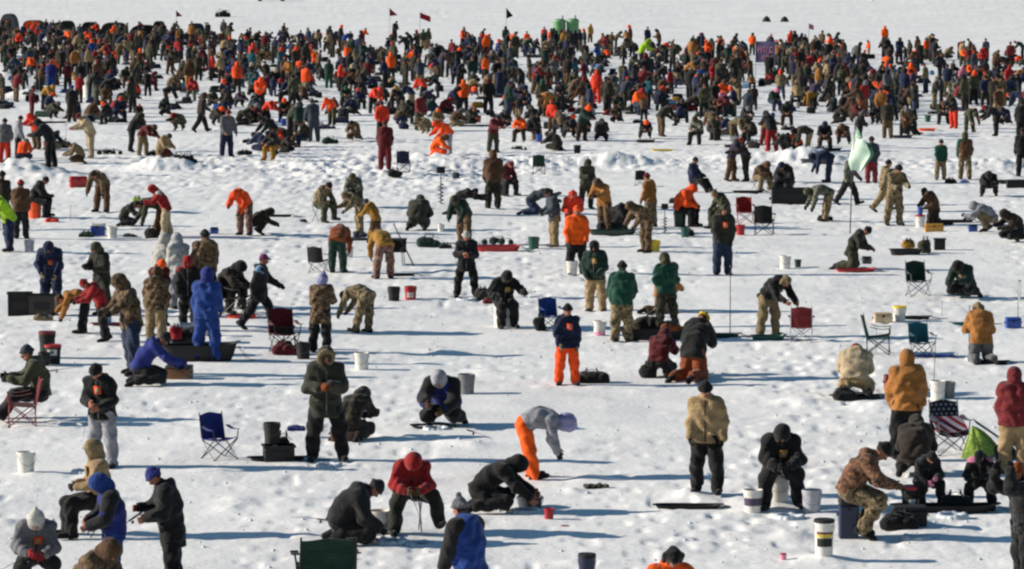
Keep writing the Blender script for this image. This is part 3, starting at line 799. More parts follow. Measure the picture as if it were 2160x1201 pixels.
# ------------------------------------------------------------------ the people, one row each
# px, py (ground contact), pose, facing (0 = towards us, 90 = right), jacket, trousers, hat kind, hat colour, options, label
G1 = 'people fishing in the near rows'; G2 = 'people fishing in the middle rows'; G3 = 'people in the crowd behind'
ROWS = [
# ---- bottom edge
(140, 1130, 'sit', -75, 'tan', 'black', 'hood', 'khaki', dict(tagpos='front', tagcol='golden', glasses=True, seat='stool', s=1.04, ov='T=-2,U=8,H=4'), 'seated person in tan coat, hood and sunglasses with long black trousers'),
(238, 1258, 'look', -75, 'royal blue', 'blue', 'hood', 'blue', dict(gloves='skin', patch=('charcoal', 'both', 1), s=.98), 'standing person in bright blue hooded suit with black sleeves and back'),
(365, 1243, 'look', -80, 'charcoal', 'black', 'beanie', 'royal blue', dict(gloves='rust', skirt=.32, bulk=.04), 'standing person in long black coat and bright blue knitted hat'),
(78, 1262, 'sit', 8, 'grey', 'charcoal', 'point', 'white', dict(gloves='red', tagpos='front', seat='stool', H=0), 'seated person in grey coat, pointed white hood and red mittens'),
(235, 1350, 'sit', 50, 'camo brown', 'charcoal', 'hood', 'brown', dict(s=1.05, seat='stool'), 'brown hooded person cut off by the bottom edge, below the blue suit'),
(724, 1150, 'ksit', 92, 'charcoal', 'black', 'beanie', 'charcoal', dict(bulk=.06, s=1.05, gloves='black', ov='T=22,U=26,H=30,AL=(-8,4,34,18),AR=(-4,4,30,16)'), 'crouching person in bulky charcoal coat beside the dark green round chair'),
(872, 1134, 'sit', 10, 'red', 'dark olive', 'hood', 'red', dict(gloves='brown', seat='stool', ov='T=22,U=24,H=30,LL=(84,30,56)', s=1.02), 'seated person in bright red hooded coat, boots stretched to the right'),
(985, 1345, 'stand', -130, 'blue', 'charcoal', 'pompom', 'grey', dict(tagpos='front', bulk=.045, patch=('charcoal', 'both', 1), s=1.0), 'person in blue and black coat and grey knitted pompom hat, back turned'),
(1010, 1082, 'ksit', 88, 'black', 'black', 'hood', 'black', dict(gloves='skin', s=1.06, bulk=.035, ov='T=38,U=22,H=22,AL=(26,6,14,6),AR=(30,6,10,6)'), 'kneeling person in all black with hood, leaning right over a small blue basin'),
(1130, 1010, 'bend', 92, 'light grey', 'bright orange', 'big', 'lilac', dict(gloves='charcoal', s=1.0, skirt=-.02, ov='T=64,U=40,H=0,AL=(-26,5,10,4),AR=(-20,5,10,4),LL=(15,6,4),LR=(11,6,2)'), 'person bent double in grey coat and bright orange trousers, lilac fur hood'),
(1490, 1050, 'stand', -12, 'tan', 'black', 'beanie', 'black', dict(bulk=.035, gloves='black', s=1.04, ov='H=30'), 'standing person in tan coat, black trousers and black hat looking down'),
(1650, 1083, 'sit', 4, 'black', 'charcoal', 'hood', 'black', dict(tagpos='front', tagcol='golden', bulk=.05, seat='bucket', s=1.05), 'seated person in bulky black hooded coat with square yellow tag on chest'),
(1822, 1142, 'sit', 84, 'camo red', 'camo tan', 'beanie', 'black', dict(s=1.1, bulk=.035, gloves='brown', seat='cooler', seatcol='navy', ov='T=26,U=22,H=34,LL=(74,10,104),LR=(70,10,96)'), 'camouflage clad person with black hat sitting hunched on a blue box'),
(1966, 1084, 'sit', 18, 'charcoal', 'black', 'beanie', 'black', dict(s=.74, gloves='pink', patch=('slate', -1)), 'small seated child in black with pinkish gloves beside the red rimmed bucket'),
(2064, 1082, 'sit', -14, 'black', 'black', 'cap', 'black', dict(s=.76, patch=('pink', 'both')), 'child in black with pink scarf sitting on the long black sled'),
(1930, 1010, 'ksit', 172, 'dark brown', 'dark brown', 'hood', 'dark brown', dict(s=1.05, bulk=.05), 'crouching dark brown figure in front of the ochre coat wearer'),
(1912, 974, 'stand', 176, 'ochre', 'black', 'hood', 'ochre', dict(bulk=.05, s=1.06), 'standing person seen from behind in ochre work coat and black trousers'),
(2138, 1006, 'stand', 178, 'maroon', 'tan', 'hood', 'maroon', dict(bulk=.05, s=1.0), 'person from behind in maroon hooded coat and tan trousers at the right edge'),
(2158, 1255, 'raise', -70, 'charcoal', 'black', 'beanie', 'rust', dict(bulk=.04), 'person in black coat and rust knitted hat raising mittens at the lower right corner'),
(1410, 1455, 'look', 10, 'bright orange', 'black', 'trapper', 'black', dict(s=1.0), 'person in bright orange with black hat cut off at the bottom edge'),
# ---- rows 640-980
(-6, 884, 'recline', -78, 'olive', 'charcoal', 'beanie', 'slate', dict(s=1.12, gloves='black', ov='T=6,U=16,H=10'), 'elderly looking person in olive coat and slate hat sitting in the red folding chair'),
(218, 984, 'look', -18, 'black', 'light grey', 'beanie', 'black', dict(tagpos='front', bulk=.035, gloves='skin', s=1.04), 'standing person in black coat, pale grey trousers and orange chest tag'),
(300, 812, 'ksit', 95, 'royal blue', 'charcoal', 'beanie', 'charcoal', dict(s=1.1, gloves='royal blue', ov='T=26,U=20,H=20,AL=(34,6,10,4),AR=(38,6,10,4)'), 'kneeling person in royal blue sweater reaching into a brown box'),
(688, 973, 'wide', 6, 'dark olive', 'black', 'fur', 'olive', dict(bulk=.055, s=1.12, gloves='rust', skirt=.26), 'standing person in olive parka with fur trimmed hood and rust mittens'),
(735, 930, 'ksit', 150, 'dark camo', 'dark brown', 'hood', 'dark camo', dict(s=1.0), 'dark crouching person half hidden behind the olive parka wearer'),
(940, 898, 'ksit', -12, 'royal blue', 'charcoal', 'hood', 'light grey', dict(s=1.14, bulk=.045, gloves='brown', patch=('charcoal', 'both', 1)), 'kneeling person in blue and black coat with pale grey hood'),
(1196, 811, 'stand', 8, 'navy', 'orange', 'beanie', 'charcoal', dict(tagpos='front', s=.93, gloves='khaki'), 'youngster standing in navy jacket and bright orange snow trousers'),
(1446, 806, 'kneel', 150, 'charcoal', 'rust', 'beanie', 'yellow', dict(s=1.12, bulk=.045), 'kneeling person in charcoal coat, rust trousers and yellow green hat'),
(1388, 795, 'ksit', 160, 'dark red', 'charcoal', 'hood', 'dark red', dict(s=.98), 'kneeling person in dark red and black, left of the yellow hatted kneeler'),
(1802, 842, 'ksit', 172, 'beige', 'tan', 'beanie', 'red', dict(s=1.12, bulk=.05), 'kneeling person from behind in cream coat and small red hat'),
(2076, 772, 'kneel', 186, 'ochre', 'grey', 'trapper', 'khaki', dict(s=.98, bulk=.05), 'kneeling person from behind in orange brown coat beside a thin pole'),
# ---- left cluster
(108, 655, 'stoop', 0, 'navy', 'navy', 'hood', 'navy', dict(tagpos='front', s=1.05, bulk=.05, gloves='tan', ov='T=22,U=20,H=20'), 'big person in dark navy coat with tan gloves behind the black tubs'),
(217, 668, 'rod', -40, 'dark olive', 'dark olive', 'hood', 'olive', dict(s=1.0), 'olive coated person standing with face visible, behind the small red coat'),
(222, 724, 'lean', -70, 'red', 'charcoal', 'beanie', 'red', dict(s=.88), 'person in red coat and dark trousers leaning left, left of the camouflage group'),
(170, 708, 'bend', -84, 'ochre', 'black', 'cap', 'brown', dict(s=.86, ov='T=66'), 'person in ochre jacket bent double with black legs by the brown couch'),
(280, 792, 'lean', -55, 'camo brown', 'denim', 'hood', 'camo brown', dict(s=1.2, ov='T=8,U=12,H=20,AL=(50,30,16,4)'), 'tall person in brown camouflage coat and blue jeans'),
(330, 735, 'stand', 165, 'camo brown', 'khaki', 'trapper', 'brown', dict(s=1.0), 'person in brown camouflage jacket and khaki trousers, back turned, beside the jeans wearer'),
(333, 690, 'look', 30, 'dark red', 'charcoal', 'beanie', 'bright orange', dict(s=.92), 'person with glowing orange knitted hat inside the left group'),
(338, 648, 'stand', 120, 'white', 'white', 'hood', 'white', dict(s=1.02), 'person in white hooded coat, left one of the white coat pair'),
(378, 650, 'stand', -140, 'white', 'light grey', 'hood', 'light grey', dict(s=1.04, bulk=.045), 'person in white coat with grey hood, right one of the white coat pair'),
(434, 650, 'stand', 190, 'camo brown', 'black', 'beanie', 'charcoal', dict(s=1.08, bulk=.05), 'stout person in tan brown camouflage coat beside the white coat pair'),
(398, 700, 'stand', 0, 'black', 'black', 'hood', 'red', dict(s=.96, patch=('red', 'both')), 'person in black with red hood and shoulders in front of the white coats'),
(436, 765, 'stand', 170, 'blue', 'blue', 'hood', 'royal blue', dict(s=1.12, bulk=.03), 'person all in bright blue jacket and trousers, back turned, beside the dark sled'),
(545, 697, 'walk', 80, 'charcoal', 'black', 'cap', 'magenta', dict(patch=('light blue', 'both'), s=1.0, skirt=.25), 'person in long black coat with pale blue shoulders and purple cap'),
(498, 662, 'sitlow', 60, 'dark brown', 'dark brown', 'hood', 'black', dict(s=1.1), 'dark seated person behind the one with pale blue shoulders'),
(677, 744, 'rod', 170, 'camo brown', 'charcoal', 'point', 'lilac', dict(s=.98, skirt=.3), 'person in long camouflage coat and pointed lilac hat, back turned'),
(762, 700, 'bend', -125, 'camo tan', 'camo tan', 'cap', 'black', dict(s=.94, ov='T=70'), 'person in tan camouflage bent double, head lower left'),
(713, 578, 'bend', 170, 'rust', 'dark green', None, None, dict(s=1.0, ov='T=50,U=26'), 'person in rust jacket and dark green trousers leaning over the black table'),
(808, 590, 'bend', -160, 'golden', 'camo pink', 'cap', 'denim', dict(s=1.02, ov='T=50'), 'person in golden jacket and pinkish brown trousers bent over the black table'),
(984, 628, 'wide', 0, 'charcoal', 'black', 'beanie', 'white', dict(s=.96, gloves='skin', skirt=.25), 'standing person in dark grey jacket, long grey hem and white cap'),
(1070, 690, 'sit', 14, 'black', 'charcoal', 'hood', 'black', dict(tagpos='front', tagcol='yellow', s=1.02, bulk=.045, seat='bucket', ov='AL=(20,40,40,0),AR=(20,40,40,0),LL=(76,4,80),LR=(76,4,80)'), 'seated black clad person with arms spread and yellow chest tag'),
(1216, 582, 'stand', 4, 'bright orange', 'black', 'cap', 'orange', dict(s=1.06, bulk=.045), 'standing person in blazing orange jacket and orange cap'),
(1208, 520, 'look', 0, 'orange red', 'brown', 'trapper', 'orange red', dict(s=.98), 'person mostly hidden behind the blazing orange jacket, red orange hat'),
(1256, 655, 'pocket', -14, 'dark green', 'tan', 'hood', 'black', dict(tagpos='front', tagcol='golden', s=.98, bulk=.05), 'person in dark green coat and tan trousers with black hood'),
(1312, 718, 'stand', 178, 'green', 'camo tan', 'beanie', 'black', dict(s=1.02, bulk=.045, gloves='tan'), 'person from behind in teal green coat, light camouflage trousers, black hat'),
(1406, 690, 'pocket', 195, 'green', 'dark camo', 'hood', 'camo green', dict(s=.98), 'person from behind in vivid green jacket with camouflage hood'),
(1377, 662, 'kneel', 130, 'ochre', 'camo tan', 'hood', 'dark brown', dict(s=.98), 'kneeling person in ochre and brown left of the vivid green jacket'),
(1524, 582, 'stand', 8, 'dark olive', 'denim', 'trapper', 'camo green', dict(tagpos='front', s=1.08, bulk=.045), 'standing person in dark olive jacket and blue jeans near a tall thin pole'),
(1622, 712, 'stoop', 35, 'black', 'khaki', 'trapper', 'khaki', dict(tagpos='front', s=1.02, gloves='skin', ov='T=44,U=24,H=14'), 'person in black jacket and khaki trousers bent forward over a green sled'),
(1776, 572, 'kneel', 70, 'dark olive', 'olive', 'beanie', 'black', dict(s=.98, skirt=.2, gloves='rust'), 'olive coated person kneeling on the small red sled'),
(2038, 632, 'ksit', -30, 'dark green', 'charcoal', 'hood', 'black', dict(s=1.08, tagpos='front', tagcol='tan', skirt=.25), 'kneeling person in blackish green coat right of the dark green chair'),
# ---- rows 340-560
(18, 531, 'lean', -60, 'lime', 'navy', 'beanie', 'orange red', dict(s=1.06, bulk=.045), 'person in lime yellow jacket and orange red hat'),
(44, 505, 'stand', 180, 'brown', 'charcoal', 'beanie', 'red', dict(s=1.0), 'person in brown coat and red hat behind the lime jacket'),
(4, 485, 'stand', 160, 'dark brown', 'black', 'beanie', 'black', dict(s=1.02), 'dark brown person cut by the left edge behind the lime jacket'),
(100, 462, 'sit', 85, 'black', 'black', 'beanie', 'black', dict(s=1.0, seat='bucket', seatcol='orange'), 'black clad person sitting on an orange bucket'),
(212, 450, 'bend', -20, 'camo brown', 'brown', 'trapper', 'dark brown', dict(s=1.06, ov='T=50,U=24'), 'brown camouflage person bent forward near the red cooler'),
(262, 478, 'ksit', 92, 'dark olive', 'charcoal', 'hood', 'charcoal', dict(s=.86), 'small dark kneeling figure behind the white bucket'),
(328, 500, 'bend', -80, 'olive', 'brown', 'cap', 'charcoal', dict(s=1.02, ov='T=60'), 'person in olive jacket bent left, left of the red and white jacket'),
(352, 502, 'lean', -80, 'red', 'beige', 'hood', 'red', dict(s=.98, patch=('white', 'both')), 'person in red and white jacket with beige trousers'),
(515, 497, 'stoop', -20, 'orange', 'camo pink', 'beanie', 'orange', dict(s=1.06, ov='T=46,U=26'), 'stooping person in fluorescent orange jacket and pinkish camouflage trousers'),
(548, 495, 'squat', 100, 'dark camo', 'dark camo', 'hood', 'dark brown', dict(s=.9), 'dark camouflage squatter right beside the fluorescent orange stooper'),
(695, 468, 'sit', 50, 'camo tan', 'camo green', 'beanie', 'black', dict(s=1.02, seat='stool'), 'seated camouflage person, left one of the camouflage pair by the table'),
(745, 440, 'sitlow', -10, 'camo grey', 'dark camo', 'hood', 'camo green', dict(s=1.02, seat='stool'), 'seated camouflage person, rear one of the camouflage pair by the table'),
(757, 492, 'stoop', -60, 'camo tan', 'camo tan', 'cap', 'khaki', dict(s=.9), 'tan camouflage person stooping between the seated pair and the black table'),
(792, 512, 'lean', -120, 'golden', 'brown', 'trapper', 'slate', dict(s=.8), 'small person in yellow jacket and slate hat behind the black table'),
(880, 486, 'ksit', 170, 'dark olive', 'dark olive', 'hood', 'dark olive', dict(s=1.12, bulk=.06), 'round dark olive figure crouching with back turned'),
(955, 452, 'kbow', 85, 'charcoal', 'black', 'cap', 'black', dict(s=1.0), 'black figure crouching low behind the teal hooded stooper'),
(978, 514, 'stoop', -30, 'dark green', 'camo brown', 'hood', 'camo green', dict(s=1.0), 'stooping person in dark green jacket and brown camouflage above the long red sled'),
(1041, 440, 'stand', 186, 'brown', 'dark camo', 'hood', 'brown', dict(s=1.1, bulk=.05), 'tall person in brown coat and dark trousers standing with back turned'),
(1080, 413, 'sit', 40, 'dark red', 'charcoal', 'beanie', 'maroon', dict(s=.98, seat='bucket', seatcol='black'), 'seated person in dark red jacket right of the tall brown coat'),
(1112, 450, 'kbow', 80, 'slate', 'denim', 'cap', 'black', dict(s=1.0), 'kneeling person in slate jacket and denim trousers bent right'),
(1167, 520, 'look', -70, 'slate', 'tan', 'beanie', 'black', dict(s=1.0, boots='grey', skirt=.2), 'standing person in slate jacket and tan trousers behind the green bucket'),
(1236, 440, 'look', 20, 'olive', 'dark camo', 'hood', 'dark olive', dict(s=.96), 'olive coated person standing behind the blazing orange jacket'),
(1276, 490, 'lean', -30, 'ochre', 'camo brown', 'hood', 'brown', dict(s=1.04), 'person in light ochre coat leaning forward by the dark gear sled'),
(1305, 482, 'squat', 60, 'charcoal', 'black', 'beanie', 'black', dict(s=.92), 'black squatter on the dark gear sled'),
(1372, 478, 'stand', -130, 'ochre', 'camo tan', 'beanie', 'dark red', dict(s=.96), 'person in ochre coat and dark red hat standing behind the camouflage bender'),
(1362, 533, 'stoop', -60, 'camo brown', 'camo brown', 'hood', 'camo brown', dict(s=1.0, ov='T=34'), 'brown camouflage person stooping next to the small yellow bucket'),
(1465, 478, 'sit', 70, 'orange', 'black', 'hood', 'orange', dict(s=1.06, bulk=.07, seat='bucket', seatcol='dark green'), 'bulky person in red orange suit sitting on a dark green bucket'),
(1506, 482, 'sit', -60, 'camo green', 'camo green', 'cap', 'camo tan', dict(s=.98, seat='bucket', seatcol='black'), 'camouflage person sitting face to face with the red orange suit'),
(1500, 404, 'recline', 60, 'navy', 'black', 'beanie', 'charcoal', dict(s=.98, seat='bucket', seatcol='red', boots='dark green'), 'navy clad person leaning back with legs stretched right'),
(1542, 382, 'lean', 70, 'purple', 'brown', 'beanie', 'red', dict(s=.98), 'person in purple jacket and red hat leaning right'),
(1574, 382, 'lean', -70, 'dark brown', 'charcoal', 'beanie', 'grey', dict(s=.98), 'dark brown person leaning left towards the purple jacket'),
(1614, 398, 'sitlow', 40, 'brown', 'khaki', 'hood', 'brown', dict(s=.98, seat='stool'), 'brown coated person seated beside the big black box'),
(1648, 418, 'sit', -30, 'charcoal', 'charcoal', 'beanie', 'navy', dict(s=1.1, seat='bucket', seatcol='black', bulk=.05), 'large charcoal seated person beside the big black box'),
(1744, 382, 'bend', -90, 'navy', 'denim', 'hood', 'navy', dict(s=1.0, ov='T=60'), 'navy person bent double behind the camouflage bender'),
(1738, 466, 'bend', -80, 'camo grey', 'camo tan', 'hood', 'camo green', dict(s=1.0), 'grey camouflage person bent double over a dark hole'),
(1788, 430, 'walk', 70, 'camo grey', 'charcoal', 'cap', 'black', dict(s=1.0, ov='LL=(26,6,6),LR=(-24,6,6)'), 'person in grey camouflage jacket striding beside the pale green flag'),
(1838, 385, 'stand', 180, 'slate', 'maroon', 'beanie', 'charcoal', dict(s=.98), 'person with reddish trousers standing behind the pale green flag'),
(1868, 444, 'walk', 100, 'camo tan', 'tan', 'beanie', 'black', dict(s=1.0), 'tan person stepping left behind the backpack wearer'),
(1886, 475, 'lean', 20, 'camo tan', 'camo tan', 'beanie', 'charcoal', dict(s=1.12, bag='charcoal', ov='T=8'), 'tall tan camouflage person with dark backpack'),
(1984, 379, 'stand', 8, 'green', 'camo tan', 'beanie', 'black', dict(s=.86, patch=('green', 'both')), 'youngster in green and brown jacket with black hat, right of the flag'),
(2035, 378, 'stand', 176, 'brown', 'camo tan', 'hood', 'camo green', dict(s=1.0, patch=('green', 1, 1)), 'person in brown coat with one green shoulder'),
(2086, 412, 'squat', -10, 'black', 'black', 'hood', 'charcoal', dict(s=1.04), 'black squatter with reddish face near the right edge'),
(1986, 474, 'kneel', -60, 'brown', 'dark brown', 'cap', 'black', dict(s=.98), 'kneeling person in brown coat and black cap on the black sled'),
(2080, 492, 'squat', -100, 'light grey', 'khaki', 'hood', 'light grey', dict(s=1.04), 'squatter in pale grey coat and khaki trousers'),
(2152, 512, 'ksit', -60, 'dark brown', 'black', 'hood', 'dark brown', dict(s=1.05), 'dark crouching person cut by the right edge, below the grey squatter'),
(2157, 372, 'stand', 180, 'black', 'black', 'beanie', 'black', dict(s=1.05), 'tall black figure standing at the right edge beside a black sled'),
]
# rows further back: px, py, pose, facing, jacket, trousers, hat, hatcol, scale
BACK = [
(10,342,'stand',180,'grey','orange red','beanie','black',1.04),(40,332,'stand',90,'light grey','charcoal','beanie','black',1.0),(78,316,'lean',-30,'orange red','camo brown','hood','orange red',1.0),
(108,372,'lean',-100,'charcoal','black','hood','black',1.15),(192,333,'lean',-60,'beige','beige','cap','dark red',1.15),(176,345,'ksit',-80,'khaki','brown','beanie','black',.98),
(255,256,'sit',20,'denim','navy','beanie','orange red',1.0),(284,274,'ksit',40,'brown','dark brown','beanie','brown',.95),(302,330,'stoop',60,'dark red','khaki','hood','brown',.98),
(326,342,'kneel',60,'tan','camo tan','trapper','camo green',1.0),(352,342,'squat',-60,'dark red','brown','beanie','black',.7),(378,274,'squat',-40,'camo green','camo green','hood','red',1.0),
(424,280,'walk',110,'dark brown','black','hood','brown',1.08),(478,334,'stand',30,'grey','navy','beanie','maroon',1.12),(152,256,'stand',180,'charcoal','dark brown','beanie','royal blue',1.05),
(68,244,'stand',120,'dark red','dark red','beanie','red',.8),(96,232,'stoop',60,'golden','charcoal','hood','golden',.95),(112,250,'squat',60,'olive','charcoal','hood','grey',.95),
(548,232,'lean',10,'orange','charcoal','hood','orange',1.1),(505,226,'squat',40,'purple','charcoal','beanie','grey',.95),(500,264,'ksit',90,'dark camo','black','hood','dark camo',.95),(562,262,'stoop',60,'orange red','black','beanie','orange red',.9),
(575,318,'stoop',-60,'black','brown','beanie','black',1.0),(566,342,'sit',-40,'charcoal','golden','beanie','navy',1.0),(598,328,'ksit',60,'dark brown','black','beanie','brown',.85),
(612,292,'lean',90,'camo green','charcoal','hood','camo green',1.0),(628,312,'sit',-90,'dark camo','navy','beanie','black',.95),(662,302,'stand',-150,'slate','slate','beanie','grey',1.1),
(700,262,'stoop',-30,'orange','camo green','hood','orange',.95),(752,298,'ksit',-20,'camo brown','camo brown','beanie','black',1.0),(812,370,'stand',176,'dark red','maroon','beanie','dark red',1.08),
(806,296,'stand',0,'orange red','charcoal','beanie','navy',1.0),(788,238,'stoop',40,'orange red','charcoal','hood','orange red',1.0),(836,228,'sit',0,'golden','dark brown','hood','golden',1.0),
(915,332,'ksit',80,'bright orange','orange','hood','brown',1.0),(945,326,'stoop',-60,'orange','light grey','hood','orange',1.04),(885,276,'stand',40,'maroon','olive','beanie','olive',1.0),
(898,282,'squat',-60,'camo tan','camo tan','beanie','brown',.9),(925,278,'sit',10,'khaki','charcoal','beanie','orange',.9),(978,238,'stand',180,'bright orange','charcoal','hood','bright orange',1.0),(985,264,'ksit',40,'dark olive','charcoal','beanie','rust',.95),
(1030,238,'stand',10,'charcoal','charcoal','hood','dark red',1.05),(1040,322,'lean',30,'dark red','olive','beanie','navy',1.0),(1094,300,'sit',-20,'bright orange','dark camo','beanie','brown',.95),
(1135,297,'sit',90,'charcoal','black','beanie','black',1.0),(1165,280,'stand',-30,'orange red','brown','cap','orange',.85),(1178,318,'ksit',-120,'dark camo','dark camo','beanie','brown',1.0),
(1224,284,'ksit',30,'charcoal','black','hood','dark camo',.95),(1268,299,'ksit',176,'dark brown','black','hood','black',1.05),(1108,240,'sit',-10,'denim','navy','hood','brown',1.0),
(1082,248,'lean',40,'navy','dark red','beanie','olive',1.0),(1145,244,'stand',190,'olive','olive','hood','green',1.05),(1258,218,'stand',170,'orange red','orange red','hood','orange red',1.05),
(1280,240,'stand',100,'dark camo','black','beanie','black',1.05),(1228,238,'stoop',-70,'brown','khaki','hood','brown',1.0),(1190,212,'sit',0,'camo grey','black','beanie','black',.8),
(1356,244,'sit',40,'bright orange','denim','hood','red',1.1),(1338,240,'stand',170,'black','dark green','beanie','black',.8),(1396,290,'stoop',120,'dark camo','camo brown','beanie','red',1.02),
(1424,268,'sit',-90,'navy','black','beanie','navy',.85),(1464,308,'sit',-30,'camo grey','charcoal','hood','brown',1.0),(1510,288,'ksit',180,'dark green','brown','hood','camo grey',.95),
(1552,306,'bend',60,'camo tan','camo tan','beanie','bright orange',.95),(1628,322,'lean',-150,'charcoal','red','hood','charcoal',1.05),(1612,310,'lean',60,'tan','maroon','beanie','blue',.9),
(1700,326,'bend',-85,'dark camo','camo tan','hood','black',.98),(1590,236,'stand',180,'dark brown','charcoal','beanie','black',.75),(1640,238,'sit',40,'dark green','denim','hood','pink',1.0),
(1715,236,'bend',-80,'golden','charcoal','beanie','black',.9),(1740,320,'sit',0,'charcoal','camo brown','hood','navy',1.0),(1780,306,'squat',-20,'brown','charcoal','hood','brown',1.0),
(1872,292,'stand',180,'dark camo','camo brown','beanie','black',1.0),(1818,246,'lean',-120,'brown','rust','hood','brown',1.0),(1888,232,'ksit',20,'black','black','hood','charcoal',1.0),
(1920,282,'sit',-10,'dark camo','black','beanie','white',1.0),(1925,240,'stoop',-90,'brown','brown','beanie','navy',.95),(1935,284,'recline',110,'brown','black','beanie','brown',.9),
(2012,270,'lean',-40,'charcoal','orange red','hood','camo brown',1.0),(2100,286,'stoop',-80,'charcoal','black','beanie','red',1.02),(2078,226,'stand',0,'navy','charcoal','beanie','black',1.0),
(2046,278,'bend',20,'olive','camo green','hood','olive',.95),(2155,296,'stand',180,'charcoal','black','beanie','black',1.05),(2020,212,'sit',0,'camo grey','olive','beanie','grey',1.0),
(1470,222,'stand',160,'denim','charcoal','beanie','khaki',1.0),(1480,238,'sit',0,'royal blue','navy','hood','royal blue',1.0),(1508,246,'stand',40,'black','black','hood','dark brown',1.0),(1520,250,'sit',-40,'dark red','black','hood','pink',1.0),
(1540,248,'ksit',-40,'black','dark green','beanie','black',1.0),(1498,248,'squat',30,'dark camo','charcoal','beanie','brown',1.0),(1450,238,'ksit',100,'dark brown','dark red','hood','brown',1.0),
(1921,196,'stand',170,'bright orange','orange','hood','bright orange',1.05),(1796,206,'ksit',170,'bright orange','brown','hood','bright orange',1.05),(2128,198,'stand',10,'red','charcoal','hood','red',1.0),
(1352,148,'lean',100,'lime','charcoal','hood','lime',1.3),(1866,100,'stand',0,'bright orange','charcoal','hood','bright orange',1.05),(534,150,'stand',180,'orange red','dark green','hood','orange red',1.1),
(500,196,'stand',180,'orange','dark brown','hood','orange',1.05),(402,214,'sit',-30,'red','camo grey','hood','red',1.05),(275,218,'sit',-90,'orange red','black','hood','orange red',1.05),
(240,102,'stand',10,'bright orange','charcoal','hood','orange',1.05),(355,128,'stand',180,'orange','charcoal','hood','orange',1.0),(1025,120,'stand',0,'bright orange','dark red','hood','orange',1.0),
(825,170,'stand',190,'bright orange','dark olive','hood','orange',1.05),(592,160,'stand',60,'teal','denim','hood','orange red',1.1),(72,92,'stand',0,'orange red','orange red','beanie','khaki',1.1),
(40,105,'sit',0,'orange red','charcoal','beanie','orange',1.1),(1668,112,'stand',0,'orange red','charcoal','hood','orange red',1.05),(108,196,'stand',180,'royal blue','blue','beanie','grey',1.1),(1245,90,'stand',30,'golden','brown','hood','golden',.95),
(1190,108,'stand',0,'golden','rust','hood','rust',1.0),(1148,96,'stand',0,'orange red','white','beanie','black',.95),(1930,130,'squat',0,'bright orange','brown','hood','bright orange',1.0),(2030,194,'stand',0,'pink','lilac','hood','pink',.9),(1480,200,'stand',0,'blue','navy','beanie','brown',1.0),
(206,190,'stand',20,'brown','charcoal','hood','maroon',1.05),(400,192,'stand',0,'brown','ochre','hood','brown',1.1),(330,190,'sit',90,'maroon','dark red','hood','dark red',.95),(170,200,'stand',190,'black','black','hood','olive',1.1),
(640,196,'stand',0,'charcoal','black','beanie','black',1.0),(645,150,'stand',20,'dark camo','charcoal','hood','dark camo',1.1),(694,186,'stand',180,'dark green','green','hood','olive',1.0),
]
